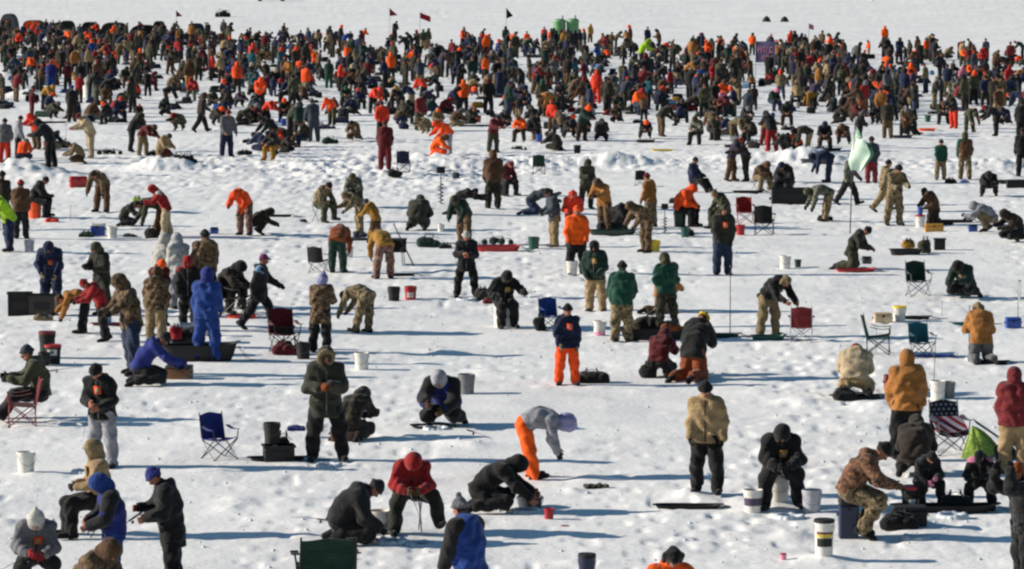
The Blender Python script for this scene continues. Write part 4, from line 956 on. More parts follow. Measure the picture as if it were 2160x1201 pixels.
# ------------------------------------------------------------------ ground
def build_ground():
    zs = [12.0]
    while zs[-1] < 7000: zs.append(zs[-1]*(1.0026 if zs[-1] < 420 else 1.02) if zs[-1] > 46 else zs[-1]+1)
    zs = [-60, -20, 0, 5]+zs
    zs = np.array(zs)
    core = np.linspace(-.19, .19, 620); out = np.array([.21, .25, .31, .36, .43, .55, .75, 1.1, 1.8, 3.0])
    ss = np.concatenate([-out[::-1], core, out])
    Y = np.repeat(zs[:, None], len(ss), 1); X = ss[None, :]*np.maximum(zs, 14.)[:, None]
    H = ground(X, Y)
    fade = np.clip((Y-14)/8, 0, 1)*np.clip((1100-Y)/400, 0, 1); H = H*fade
    V = np.stack([X, Y, H], -1).reshape(-1, 3); n, m = X.shape
    I = np.arange(n*m).reshape(n, m); Q = np.stack([I[:-1, :-1], I[:-1, 1:], I[1:, 1:], I[1:, :-1]], -1).reshape(-1, 4)
    mt, nt, b = base_mat('snow', .75); N = nt.nodes; L = nt.links
    b.inputs['Specular IOR Level'].default_value = .25
    tc = N.new('ShaderNodeTexCoord')
    n1 = N.new('ShaderNodeTexNoise'); n1.inputs['Scale'].default_value = .7; n1.inputs['Detail'].default_value = 6; L.new(tc.outputs['Object'], n1.inputs['Vector'])
    r = N.new('ShaderNodeValToRGB'); r.color_ramp.elements[0].position = .35; r.color_ramp.elements[1].position = .65
    r.color_ramp.elements[0].color = (.84, .825, .795, 1); r.color_ramp.elements[1].color = (.92, .90, .86, 1)
    L.new(n1.outputs[0], r.inputs[0])
    n9 = N.new('ShaderNodeTexNoise'); n9.inputs['Scale'].default_value = .16; n9.inputs['Detail'].default_value = 4; L.new(tc.outputs['Object'], n9.inputs['Vector'])
    r9 = N.new('ShaderNodeValToRGB'); r9.color_ramp.elements[0].position = .38; r9.color_ramp.elements[1].position = .56; r9.color_ramp.elements[0].color = (.92, .92, .93, 1); r9.color_ramp.elements[1].color = (1, 1, 1, 1)
    L.new(n9.outputs[0], r9.inputs[0])
    # scattered scraps of dirt and chips frozen into the snow
    v = N.new('ShaderNodeTexNoise'); v.inputs['Scale'].default_value = 7; v.inputs['Detail'].default_value = 2; L.new(tc.outputs['Object'], v.inputs['Vector'])
    r2 = N.new('ShaderNodeValToRGB'); r2.color_ramp.elements[0].position = .25; r2.color_ramp.elements[0].color = (.42, .43, .44, 1); r2.color_ramp.elements[1].position = .30; r2.color_ramp.elements[1].color = (1, 1, 1, 1)
    L.new(v.outputs[0], r2.inputs[0])
    mx = N.new('ShaderNodeMix'); mx.data_type = 'RGBA'; mx.blend_type = 'MULTIPLY'; mx.inputs[0].default_value = 1
    L.new(r.outputs[0], mx.inputs[6]); L.new(r2.outputs[0], mx.inputs[7]); m9 = N.new('ShaderNodeMix'); m9.data_type = 'RGBA'; m9.blend_type = 'MULTIPLY'; m9.inputs[0].default_value = 1; L.new(mx.outputs[2], m9.inputs[6]); L.new(r9.outputs[0], m9.inputs[7]); L.new(m9.outputs[2], b.inputs['Base Color'])
    nn = N.new('ShaderNodeTexNoise'); nn.inputs['Scale'].default_value = 9; nn.inputs['Detail'].default_value = 5; nn.inputs['Roughness'].default_value = .55; L.new(tc.outputs['Object'], nn.inputs['Vector'])
    bp = N.new('ShaderNodeBump'); bp.inputs['Strength'].default_value = .5; bp.inputs['Distance'].default_value = .025
    L.new(nn.outputs[0], bp.inputs['Height'])
    mp = N.new('ShaderNodeMapping'); mp.inputs['Scale'].default_value = (3.4, 2.2, 1); L.new(tc.outputs['Object'], mp.inputs[0])
    vo = N.new('ShaderNodeTexVoronoi'); vo.feature = 'SMOOTH_F1'; vo.inputs['Scale'].default_value = 1.0; vo.inputs['Smoothness'].default_value = .35; L.new(mp.outputs[0], vo.inputs['Vector'])
    rv = N.new('ShaderNodeValToRGB'); rv.color_ramp.elements[0].position = .12; rv.color_ramp.elements[1].position = .34; L.new(vo.outputs['Distance'], rv.inputs[0])
    b2 = N.new('ShaderNodeBump'); b2.inputs['Strength'].default_value = .15; b2.inputs['Distance'].default_value = .02
    L.new(rv.outputs[0], b2.inputs['Height']); L.new(bp.outputs[0], b2.inputs['Normal']); L.new(b2.outputs[0], b.inputs['Normal'])
    me = mesh_np('snow', V, Q, (mt,)); o = obj('snow_ground', me); tag(o, kind='structure')
build_ground()

# ------------------------------------------------------------------ people with rows of their own
def seat_under(p, kind, col):
    x, y, z = p['seat']; g = gz(x, y)-.012; h = max(.2, z-g+.03)
    who = p['root']['label']
    lab = {'stool': 'folding stool', 'bucket': (col or 'white')+' bucket', 'cooler': (col or 'navy')+' box'}[kind]
    j, hc = p['jacket'], p['hatcol']
    l = '%s under the %s clad person %s' % (lab, j, SEATWHERE.get((p['px'], p['py']), ''))
    loc = (x, y, g)
    if kind == 'stool': stool(p['px'], p['py'], 'black', l.strip(), loc=loc, h=h, rz=p['dirn'])
    elif kind == 'bucket': bucket(p['px'], p['py'], col or 'white', lid=(None if col else 'light grey'), label=l.strip(), loc=loc, s=h/.37 if h < .37 else 1.0 if h < .42 else h/.37)
    else: cooler(p['px'], p['py'], 'navy', 'charcoal', w=.28, d=.3, h=h, label=l.strip(), loc=loc, name='seat_box')
SEATWHERE = {(140, 1130): 'in sunglasses', (78, 1262): 'in the white pointed hood', (235, 1350): 'at the bottom edge', (872, 1134): 'stretching the legs', (1650, 1083): 'with the square yellow tag',
 (1822, 1142): 'in camouflage', (1070, 690): 'with arms spread', (100, 462): 'near the left edge', (695, 468): 'left of the camouflage pair', (745, 440): 'at the rear of the camouflage pair', (1080, 413): 'behind the slate kneeler',
 (1465, 478): 'in the red orange suit', (1506, 482): 'opposite the red orange suit', (1500, 404): 'leaning back', (1614, 398): 'by the big black box', (1648, 418): 'by the big black box'}
for (px, py, pose, dr, jk, tr, hat, hc, op, label) in ROWS:
    op = dict(op); seat = op.pop('seat', None); sc = op.pop('seatcol', None); op.pop('H', None)
    p = make_person(px, py, pose, dr, jk, tr, hat, hc, label=label, group=G1 if py > 600 else G2, **op)
    if seat: seat_under(p, seat, sc)

# ------------------------------------------------------------------ the back rows and the far crowd
pr_ = random.Random(11)
JK = ['bright orange']*3+['black']*15+['charcoal']*12+['dark brown']*8+['navy']*11+['dark camo']*7+['dark olive']*6+['olive']*3+['camo brown']*5+['camo green']*5+['dark green']*4+['brown']*4+['denim']*3+['dark red']*3+['ochre']*2+['tan']*2+['khaki']*2+['orange red']*2+['orange']*2+['red']*2+['slate']*3+['grey']*2+['maroon']*2+['teal']+['blue']+['camo tan']*2+['purple']
TR = ['black']*9+['charcoal']*9+['dark brown']*6+['navy']*4+['camo brown']*4+['camo green']*3+['denim']*5+['dark olive']*4+['khaki']*2+['brown']*4+['camo tan']*2+['dark camo']*4
HC = ['black']*9+['charcoal']*5+['navy']*3+['brown']*4+['orange']*2+['orange red']+['red']+['dark green']*2+['grey']*3+['olive']*3+['camo brown']*3+['dark red']*2+['beige']
PO = ['stand']*7+['look']*4+['rod']*4+['pocket']*3+['lean']*4+['sit']*8+['ksit']*7+['stoop']*4+['squat']*5+['walk']*2+['bend']*2
# companions sitting and kneeling close to the rows already placed
q_ = random.Random(21); _extra = []
for r_ in [r for r in BACK if 215 < r[1] < 345]:
    if q_.random() < .55:
        _extra.append((r_[0]+q_.choice((-1, 1))*q_.uniform(22, 46), min(338, r_[1]+q_.uniform(-10, 6)), q_.choice(['sit', 'ksit', 'ksit', 'squat', 'stoop', 'look', 'lean']), q_.uniform(-170, 170), q_.choice(['black', 'charcoal', 'navy', 'dark camo', 'dark brown', 'dark olive', 'camo brown', 'orange', 'brown', 'dark green', 'denim']), q_.choice(['black', 'charcoal', 'dark brown', 'khaki', 'navy']), q_.choice(['hood', 'beanie']), q_.choice(['black', 'navy', 'brown', 'orange', 'grey', 'dark camo']), q_.uniform(.88, 1.02)))
_extra += [(x_, y_, p_, d_, j_, t_, 'hood', c_, .95) for x_, y_, p_, d_, j_, t_, c_ in ((445, 225, 'ksit', 20, 'dark camo', 'black', 'black'), (470, 238, 'sit', -40, 'charcoal', 'black', 'navy'), (520, 262, 'ksit', 60, 'black', 'black', 'dark red'), (600, 255, 'sit', 0, 'dark camo', 'charcoal', 'orange'), (640, 262, 'squat', 30, 'black', 'navy', 'black'), (730, 225, 'sit', 10, 'dark green', 'black', 'green'), (860, 262, 'sit', -30, 'black', 'charcoal', 'black'), (1060, 270, 'ksit', 20, 'dark brown', 'black', 'navy'), (1200, 292, 'squat', 20, 'charcoal', 'black', 'black'), (1305, 262, 'ksit', -20, 'dark camo', 'black', 'brown'), (1440, 262, 'sit', 10, 'black', 'black', 'dark camo'), (1570, 262, 'ksit', 20, 'dark olive', 'black', 'grey'), (1660, 268, 'sit', 0, 'charcoal', 'dark brown', 'black'), (1760, 262, 'ksit', 70, 'dark brown', 'black', 'brown'), (1850, 262, 'squat', -30, 'black', 'charcoal', 'black'), (1990, 262, 'sit', 10, 'dark camo', 'charcoal', 'brown'), (2125, 262, 'ksit', -30, 'navy', 'black', 'black'))]
BACK += _extra
cells = {}
def far_ok(px, py, dmin):
    x, y = at(px, py); c = (int(x//1.5), int(y//1.5))
    for i in (-1, 0, 1):
        for j in (-1, 0, 1):
            for (a, b) in cells.get((c[0]+i, c[1]+j), ()):
                if (a-x)**2+(b-y)**2 < dmin**2: return False
    cells.setdefault(c, []).append((x, y)); return True
for r_ in BACK: far_ok(r_[0], r_[1], 0)
FAR = []
def back_edge(x): return 76+ x*.0215 + 3*math.sin(x*.013)+2*math.sin(x*.05)
tries = 0
while len(FAR) < 1110 and tries < 120000:
    tries += 1
    px = pr_.uniform(-40, 2200); 
    # uniform over the ice surface between the crowd's edges
    Z = pr_.uniform(108, 207)*FPX/4700; py = FPX*CAM_H/Z*1.0-120
    if py < back_edge(px) or py > 262: continue
    t = (py-back_edge(px))/(262-back_edge(px))
    dens = 1.0 if t < .32 else (.85 if t < .5 else (.62 if t < .66 else (.45 if t < .82 else .28)))
    if px < 200 and py > 170: dens *= .5
    if 300 < px < 460 and py > 205: dens *= .2
    if 1560 < px < 1760 and py > 180: dens *= .5
    clump = max(0, 2.6*float(vnoise(np.array([px*.02]), np.array([py*.055]), 31)[0]+.5)-.35)*(.25+1.5*float(vnoise(np.array([px*.06]), np.array([py*.15]), 32)[0]+.5))
    if px < 460 and py < 120: clump = 1.2
    if pr_.random() > dens*clump: continue
    if abs(px-1612) < 24 and 128 < py < 172: continue
    if not far_ok(px, py, .62): continue
    FAR.append((px, py, pr_.choice(PO), pr_.uniform(-180, 180), pr_.choice(JK), pr_.choice(TR), pr_.choice(['beanie', 'hood', 'hood', 'cap', 'beanie']), pr_.choice(HC), pr_.choice([.7, .86, .95, 1, 1, 1.03, 1.08, 1.12])))
for i_, q_ in enumerate((1163, 1172, 1183, 1196, 1203, 1214, 1224, 1233, 880, 893, 903)):
    FAR.append((q_, 104+(i_*5) % 7, 'stand', 40*i_, JK[(i_*7) % len(JK)], TR[(i_*5) % len(TR)], 'hood', HC[(i_*3) % len(HC)], 1.0))
FAR.sort(key=lambda r: -r[1])
room = 300-len(ROWS)-len(BACK)
BACK2 = BACK+FAR[:room]; CROWD = FAR[room:]
print('rows', len(ROWS), 'back', len(BACK), 'far individuals', room, 'crowd', len(CROWD))
# landmarks used to say where a person of the back rows stands
LM = [(1193, 92, 'the two green toilets'), (1352, 140, 'the lime jacket'), (1614, 146, 'the blue banner'), (1826, 340, 'the pale green flag'), (850, 366, 'the navy folded chair'), (1137, 366, 'the dark green chair'),
      (548, 232, 'the wide orange coat'), (812, 370, 'the dark red standing figure'), (915, 332, 'the kneeling orange coat'), (478, 334, 'the grey jacket with navy skirt'), (192, 333, 'the beige coverall'),
      (1921, 196, 'the bright orange hooded coat'), (1268, 299, 'the dark round kneeler'), (1398, 318, 'the flat yellow sled'), (978, 238, 'the orange back'), (1356, 244, 'the orange jacket with jeans'),
      (1628, 322, 'the red trousers'), (230, 322, 'the long black bags'), (10, 342, 'the orange red trousers at the left edge'), (2030, 194, 'the pink coat'), (1552, 306, 'the bright orange hat'), (402, 214, 'the red coat'), (2100, 286, 'the red hatted stooper'), (700, 262, 'the orange stooper')]
PW = {'stand': 'standing', 'look': 'down-looking', 'rod': 'standing', 'pocket': 'standing', 'wide': 'standing', 'walk': 'striding', 'lean': 'leaning', 'stoop': 'stooping', 'bend': 'bent', 'kneel': 'kneeling', 'ksit': 'crouching', 'kbow': 'crouching', 'sit': 'seated', 'sitlow': 'seated', 'recline': 'reclining', 'squat': 'squatting'}
NUM = ['', 'one', 'two', 'three', 'four', 'five', 'six', 'seven', 'eight', 'nine', 'ten', 'eleven', 'twelve', 'thirteen', 'fourteen', 'fifteen', 'sixteen', 'seventeen', 'eighteen', 'nineteen', 'twenty']
used = set()
def rel(px, py, skip=0):
    x, y = at(px, py); c = []
    for (a, b, nm) in LM:
        if abs(a-px) < 3 and abs(b-py) < 3: continue
        u, v = at(a, b); c.append((math.hypot(x-u, y-v), x-u, y-v, nm))
    c.sort(); d, dx, dy, nm = c[skip]
    w = 'behind' if dy > abs(dx) else 'in front of' if -dy > abs(dx) else ('right of' if dx > 0 else 'left of')
    k = max(1, int(round(d)))
    return '%s metre%s %s %s' % (NUM[k] if k <= 20 else str(k), 's' if k > 1 else '', w, nm)
def back_label(r):
    px, py, pose, dr, jk, tr, hat, hc, s = r
    hw = {'hood': 'hood', 'beanie': 'hat', 'cap': 'cap', 'trapper': 'hat'}.get(hat, 'hat')
    own = [nm for (a, b, nm) in LM if abs(a-px) < 3 and abs(b-py) < 3]
    for k in range(4):
        l = '%s person, %s jacket, %s trousers, %s' % (PW[pose], jk, tr, rel(px, py, k))
        if len(l.split()) > 16: l = '%s person, %s jacket, %s' % (PW[pose], jk, rel(px, py, k))
        if l not in used and len(l.split()) <= 16: break
        l = '%s, %s jacket, %s %s, %s' % (PW[pose], jk, hc, hw, rel(px, py, k))
        if l not in used and len(l.split()) <= 16: break
    used.add(l); return l
for r in BACK2:
    px, py, pose, dr, jk, tr, hat, hc, s = r
    make_person(px, py, pose, dr, jk, tr, hat, hc, gloves='skin', s=s, lod=2 if py > 215 else 3, label=back_label(r), group=G3, bulk=.04)

def clutter():
    q = random.Random(5); n = 0
    base = [r for r in BACK if 205 < r[1] < 380]
    for i in range(200):
        if n >= 62: break
        r = q.choice(base); px = r[0]+q.uniform(-45, 45); py = r[1]+q.uniform(-6, 10)
        if px < 5 or px > 2155: continue
        k = q.choice(['bag', 'bag', 'bag', 'bucket', 'bucket', 'sled', 'box']); c = q.choice(['black', 'black', 'charcoal', 'dark green', 'dark brown', 'navy']) if k != 'bucket' else q.choice(['white', 'white', 'black', 'green', 'red', 'blue'])
        l = '%s %s, %s' % (c, k, rel(px, py))
        if l in used: continue
        used.add(l); n += 1; g = 'gear lying in the back rows'
        if k == 'bag': gear(px, py, q.uniform(.4, .9), q.uniform(.28, .4), q.uniform(.18, .4), c, q.uniform(-20, 20), l, group=g)
        elif k == 'bucket': bucket(px, py, c, None, l, group=g)
        elif k == 'sled': sled(px, py, q.uniform(.8, 1.4), .45, .14, c, q.uniform(-15, 15), l, rope=False)
        else: cooler(px, py, c, c, .5, .35, .34, q.uniform(-20, 20), l, name='tackle_box', group=g)
def build_crowd():
    slots = sorted(set(JK+TR+HC+['skin', 'hair'])); ix = {n: i for i, n in enumerate(slots)}
    VV = []; QQ = []; MM = []; n = 0
    for (px, py, pose, dr, jk, tr, hat, hc, s) in CROWD:
        pm = person_meshes(pose, '', 3, .045, hat, 0, True, .06 if pose in ('sit', 'ksit', 'squat') else .13)
        x, y = at(px, py); z = gz(x, y)-.012; c, s_ = math.cos(R(dr)), math.sin(R(dr)); M = np.array([[c, -s_, 0], [s_, c, 0], [0, 0, 1]])
        for part, col in (('jacket', jk), ('trousers', tr), ('hat', hc), ('body', 'skin')):
            d = pm[part]; v = (d[0]*s)@M.T+(x, y, z); q = d[1]
            mi = np.full(len(q), ix[col])
            if part == 'body':
                mi = np.where(d[2] == 1, ix['hair'], ix['skin'])
            VV.append(v); QQ.append(q+n); MM.append(mi); n += len(v)
    me = mesh_np('crowd', np.concatenate(VV), np.concatenate(QQ), [cloth(s) for s in slots], np.concatenate(MM))
    o = obj('crowd', me); tag(o, 'dense far crowd of people in dark, camouflage, orange and red winter clothes', 'crowd', kind='stuff')
build_crowd()
def crowd_gear():
    q = random.Random(9); cols = ['black', 'charcoal', 'dark green', 'navy', 'white', 'blue', 'red', 'dark brown', 'golden', 'light blue']; wt = [9, 6, 3, 4, 5, 2, 2, 4, 1, 1]
    g = Geo(); fi = []
    for i in range(900):
        px = q.uniform(-20, 2180); Z = q.uniform(112, 204)*FPX/4700; py = FPX*CAM_H/Z-120
        if py < back_edge(px)+6 or py > 250: continue
        if q.random() > 1.1*float(vnoise(np.array([px*.02]), np.array([py*.055]), 31)[0]+.5)+.15: continue
        c = q.choices(range(10), wt)[0]; x, y = at(px, py); z = gz(x, y); w, d, h = q.uniform(.3, 1.0), q.uniform(.25, .5), q.uniform(.15, .42)
        if c == 4: w = d = .3; h = .37
        n0 = len(g.F); g.box((x, y, z+h/2), (w, d, h), rz=q.uniform(-.5, .5), top=q.uniform(.6, .95), r=.1); fi += [c]*(len(g.F)-n0)
    o = g.build('crowd_gear', None, None, True, mats=[cloth(c) for c in cols], fi=fi); tag(o, 'bags, pails and sleds strewn among the far crowd', 'gear', kind='stuff')
crowd_gear()
# ------------------------------------------------------------------ things on the ice
def pattern_mat(name, kind):
    m, nt, b = base_mat(name, .9); N = nt.nodes; L = nt.links
    tc = N.new('ShaderNodeTexCoord'); sp = N.new('ShaderNodeSeparateXYZ'); L.new(tc.outputs['Object'], sp.inputs[0])
    def mth(op, a, bv=None):
        n = N.new('ShaderNodeMath'); n.operation = op
        for i, v in enumerate((a, bv)):
            if v is None: continue
            if isinstance(v, (int, float)): n.inputs[i].default_value = v
            else: L.new(v, n.inputs[i])
        return n.outputs[0]
    mix = N.new('ShaderNodeMix'); mix.data_type = 'RGBA'
    if kind == 'stars':
        zr = mth('DIVIDE', sp.outputs[2], .075); row = mth('FLOOR', zr); sh = mth('MULTIPLY', mth('MODULO', row, 2.0), .5)
        u = mth('SUBTRACT', mth('FRACT', mth('ADD', mth('DIVIDE', mth('ADD', sp.outputs[0], 5), .085), sh)), .5)
        v = mth('SUBTRACT', mth('FRACT', zr), .5)
        d = mth('ADD', mth('MULTIPLY', u, u), mth('MULTIPLY', v, v)); k = mth('LESS_THAN', d, .07)
        L.new(k, mix.inputs[0]); mix.inputs[6].default_value = (*lin((24, 28, 44)), 1); mix.inputs[7].default_value = (*lin((135, 137, 146)), 1)
    else:
        k = mth('GREATER_THAN', mth('FRACT', mth('DIVIDE', mth('ADD', mth('ADD', sp.outputs[0], mth('MULTIPLY', sp.outputs[1], .8)), 5), .19)), .5)
        L.new(k, mix.inputs[0]); mix.inputs[6].default_value = (*lin((118, 18, 26)), 1); mix.inputs[7].default_value = (*lin((160, 152, 162)), 1)
    L.new(mix.outputs[2], b.inputs['Base Color']); return m
C = camp_chair
C(463, 968, 34, 'royal blue', 'empty dark blue folding camp chair on open snow, left of the olive parka wearer', s=.9)
C(47, 893, -80, 'dark red', 'red folding camp chair carrying the seated person in olive coat', frame_col='maroon')
C(600, 745, 18, 'dark red', 'big dark red folding camp chair heaped with dark gear', s=1.1)
C(1690, 720, 176, 'maroon', 'maroon folding camp chair beside the bent person in khaki trousers', frame_col='light grey', s=.95)
C(1937, 628, 10, 'dark green', 'empty dark green folding camp chair on open snow', frame_col='grey', s=1.0)
C(1852, 748, 82, 'green', 'green folding camp chair seen from the side on thin legs', s=.98)
C(1945, 757, 14, 'teal', 'greyish teal folding camp chair behind the ochre coat wearer', s=.86)
fc_ = C(2002, 958, 12, 'navy', 'folding camp chair with white stars on navy back and red white striped seat', back=pattern_mat('star cloth', 'stars'), seatmat=pattern_mat('striped cloth', 'stripes'), s=1.05, frame_col='grey')
Geo().sheet(lambda u, v: ((u-.5)*.54, -.27+.44*v, .37+.24*v-.05*math.sin(math.pi*u)*(1-v)), 8, 6, .012).build('striped_cover', pattern_mat('striped cover cloth', 'stripes'), fc_, True)
C(1572, 470, 6, 'red', 'red folding camp chair behind the jeans wearer', s=.98, frame_col='maroon')
C(1612, 494, 170, 'black', 'black folding camp chair right of the small red bucket', s=1.08)
C(1163, 694, 20, 'blue', 'blue folding camp chair with a black bag at its foot', s=.86)
C(500, 664, 60, 'black', 'black folding camp chair under the dark seated person', s=1.05)
C(851, 370, 178, 'navy', 'upright navy folding chair right of the dark red standing figure', arms=False, s=.95)
C(1137, 368, 176, 'dark green', 'dark green folding chair near the ploughed ridge', arms=False, s=.9)
gear(624, 918, .36, .2, .1, 'royal blue', 0, 'flat royal blue cushion behind the olive parka wearer', name='cushion', loc=(*at(624, 925), gz(*at(624, 925))+.12))
C(1350, 392, 180, 'black', 'small black folding seat on the churned snow', arms=False, s=.7)
C(672, 576, 160, 'charcoal', 'crumpled charcoal folding chair left of the rust jacket', s=.85)
bucket(1238, 1258, 'navy', 'black', 'navy drink jug with black lid poking up at the bottom edge', h=.56, r=.115, name='drink_jug', group=None)

c_ = C(688, 1258, 188, 'dark green', 'wide dark green camp chair back at the bottom edge, left of the charcoal croucher', s=1.0)
c_.scale = (1.5, 1.1, 1.0)
Geo().sheet(lambda u, v: (-.26+.10*u, .225+.10*v, .40+.46*v), 3, 6, .02).build('side_pocket', cloth('olive'), c_, True)

B = bucket
LB = [('dark red', .26, .29, 2.4), ('yellow', .21, .255, 2.4), ('charcoal', .12, .205, 2.2)]
B(55, 997, 'white', None, 'plain white bucket at the left edge behind the tan coat and hood', rz=20)
B(763, 780, 'white', None, 'plain white bucket standing alone right of the olive parka wearer')
B(574, 955, 'charcoal', None, 'black bucket propped above the black gear left of the olive parka wearer', loc=(*at(574, 972), gz(*at(574, 972))+.30), s=.95)
B(800, 1130, 'white', None, 'white bucket with brown bait tub between charcoal croucher and red coat', full='ochre', s=1.05, band=[('light grey', .02, .2, 2.2)])
B(1738, 1190, 'white', 'black', 'white bucket with black lid and red, yellow and black label', band=[('dark red', .33, .36, 2.0), ('yellow', .28, .325, 2.0), ('charcoal', .15, .27, 1.9)], s=1.0, h=.52, r=.14)
B(1588, 1086, 'white', None, 'white bucket with purple label left of the square yellow tag wearer', full='grey', band=[('purple', .13, .25, 2.6)])
B(1712, 1086, 'light grey', None, 'pale grey bucket right of the square yellow tag wearer')
B(237, 503, 'white', None, 'white bucket beside the blue cooler')
B(831, 636, 'black', None, 'black bucket left of the red bucket')
B(866, 633, 'red', None, 'red bucket with pale label right of the black bucket', band=[('white', .1, .22, 1.2)], full='brown')
B(1126, 525, 'green', None, 'green bucket topped with a broad brown tray', full='brown', s=1.05)
B(1656, 570, 'white', None, 'white bucket beside a small dark green can')
B(1206, 582, 'white', 'white', 'white bucket with tan top in front of the blazing orange jacket', full='tan')
B(1382, 531, 'yellow', None, 'yellow and white bucket beside the stooping brown camouflage person', full='navy', s=.95)
B(1941, 477, 'white', 'red', 'white bucket with red lid and blue jug on top')
B(1897, 682, 'white', 'yellow', 'white bucket with yellow lid on open snow')
B(1265, 704, 'white', None, 'white bucket filled with yellow cloth', full='golden', s=.95, band=[('pink', .03, .12, 2.5)])
B(100, 760, 'black', 'dark red', 'taller black bucket with dark red lid, rear one of two', s=1.15, h=.5)
B(112, 772, 'black', 'red', 'black bucket with bright red lid and round white sticker', s=1.12, band=[('white', .19, .31, 1.3), ('teal', .225, .275, .5)])
B(93, 775, 'charcoal', None, 'charcoal bucket left of the white stickered bucket', s=.8)
B(1562, 495, 'red', None, 'small red bucket beside the jeans wearer', s=.9)
B(1445, 500, 'green', None, 'dark green bucket tipped near the red orange suit', s=.85)
B(62, 530, 'light grey', None, 'pale grey bucket right of the lime jacket', s=.95)
B(640, 757, 'black', None, 'black bucket right of the dark red chair')
B(984, 830, 'grey', None, 'grey bucket behind the kneeler in blue and black', s=1.1)
B(1978, 848, 'white', None, 'white bucket behind the star patterned chair', full='tan')
B(2000, 846, 'grey', None, 'grey bucket just right of the white bucket behind the star chair', s=.9)
B(1922, 1082, 'black', 'red', 'black bucket with bright red rim beside the small child', s=1.05, band=[('white', .08, .2, .7)])
B(1158, 1099, 'red', None, 'tiny red bait can in front of the all black kneeler', s=.5, name='bait_can', group=None)
B(1683, 568, 'dark green', 'dark green', 'small dark green can right of the white bucket', s=.6, name='can', group=None)
B(1192, 1114, 'red', None, 'small red lid lying near the bait can', h=.03, r=.06, name='cup', group=None)
B(1840, 1, 'white', None, 'faint white barrel far out on the ice at the top edge', s=2.2)
B(1118, 1072, 'slate', None, 'blue grey basin under the hands of the all black kneeler', h=.2, r=.2, name='basin', group=None, full='slate')
B(430, 712, 'light grey', None, 'pale grey pail between white coats and blue suit', s=1.05)
B(1652, 1190, 'pink', 'red', 'tiny pink cup on the snow at the bottom edge', s=.3, name='small_cup', group=None)
B(1945, 452, 'blue', 'blue', 'blue jug sitting on the red lidded bucket', s=.55, h=.42, name='jug', group=None, loc=(*at(1941, 477), gz(*at(1941, 477))+.37))
B(930, 488, 'white', None, 'low white pail behind the dark green stooper', s=.7)
B(186, 205, 'white', 'white', 'tall white barrel in the left back crowd', h=1.1, r=.32, name='barrel', group=None)
B(735, 545, 'white', None, 'white pail under the black table', s=.9)
B(225, 690, 'light blue', None, 'pale blue pail inside the left group', s=.8)

K = cooler
K(207, 498, 'blue', 'white', .42, .3, .4, label='blue cooler with white lid left of the white bucket')
K(165, 398, 'red', 'red', .6, .36, .4, rz=15, label='red cooler near the bent brown camouflage person')
K(2137, 697, 'blue', 'blue', .34, .3, .26, label='small blue box at the right edge')
K(378, 800, 'brown', 'dark brown', .5, .34, .3, rz=-12, label='brown wooden box under the reaching royal blue arms', name='tackle_box')
K(1970, 488, 'golden', 'golden', .55, .3, .26, label='golden yellow box on the snow below the brown kneeler', name='tackle_box')
K(2052, 490, 'blue', 'navy', .26, .22, .24, label='small blue ball shaped box beside the grey coated squatter', name='tackle_box')
K(452, 495, 'blue', 'navy', .24, .2, .22, label='small blue box left of the fluorescent orange stooper', name='tackle_box')
K(725, 930, 'brown', 'dark brown', .46, .3, .26, rz=5, label='brown box at the feet of the dark crouching person', name='tackle_box')
K(1890, 828, 'dark red', 'dark red', .45, .36, .32, label='dark red box between the cream coat and the ochre coat', name='tackle_box')
K(425, 700, 'grey', 'light grey', .5, .34, .42, label='grey box beside the blue suited back', name='tackle_box', loc=(*at(404, 726), gz(*at(404, 726))))
K(1950, 1100, 'dark camo' if False else 'charcoal', 'black', .5, .32, .3, label='black box in front of the hunched camouflage sitter', name='tackle_box', loc=(*at(1918, 1118), gz(*at(1918, 1118))))
K(1820, 575, 'grey', 'charcoal', .26, .2, .2, label='grey box on the small red sled', name='tackle_box', loc=(*at(1828, 570), gz(*at(1828, 570))+.1))
K(1862, 684, 'beige', 'tan', .4, .28, .26, label='tan box with red base left of the yellow lidded bucket', name='tackle_box')
K(75, 442, 'white', 'orange', .3, .24, .24, label='orange topped box by the orange bucket sitter', name='tackle_box')

crate(42, 668, 'black', .55, .42, .56, 6, 'black storage tub, left one of two behind the ochre bender')
crate(92, 668, 'dark brown', .62, .45, .5, -4, 'brown storage tub with tan cloth, right one of two')
gear(95, 670, .5, .2, .16, 'khaki', 0, 'tan cloth bundle in front of the brown tub', name='bundle', loc=(*at(92, 680), gz(*at(92, 680))))
crate(1668, 426, 'black', 1.3, .6, .55, 0, 'big black open box beside the large charcoal sitter')
crate(588, 972, 'charcoal', .5, .4, .28, 10, 'low charcoal box holding the propped black bucket')
crate(620, 742, 'black', .4, .3, .18, 0, 'black tray on the dark red chair', loc=(*at(600, 742), gz(*at(600, 742))+.36))
crate(1982, 530, 'black', .3, .25, .35, 0, 'black box beside the golden stack')
crate(2150, 395, 'black', .9, .4, .3, 0, 'black box under the tall black figure')

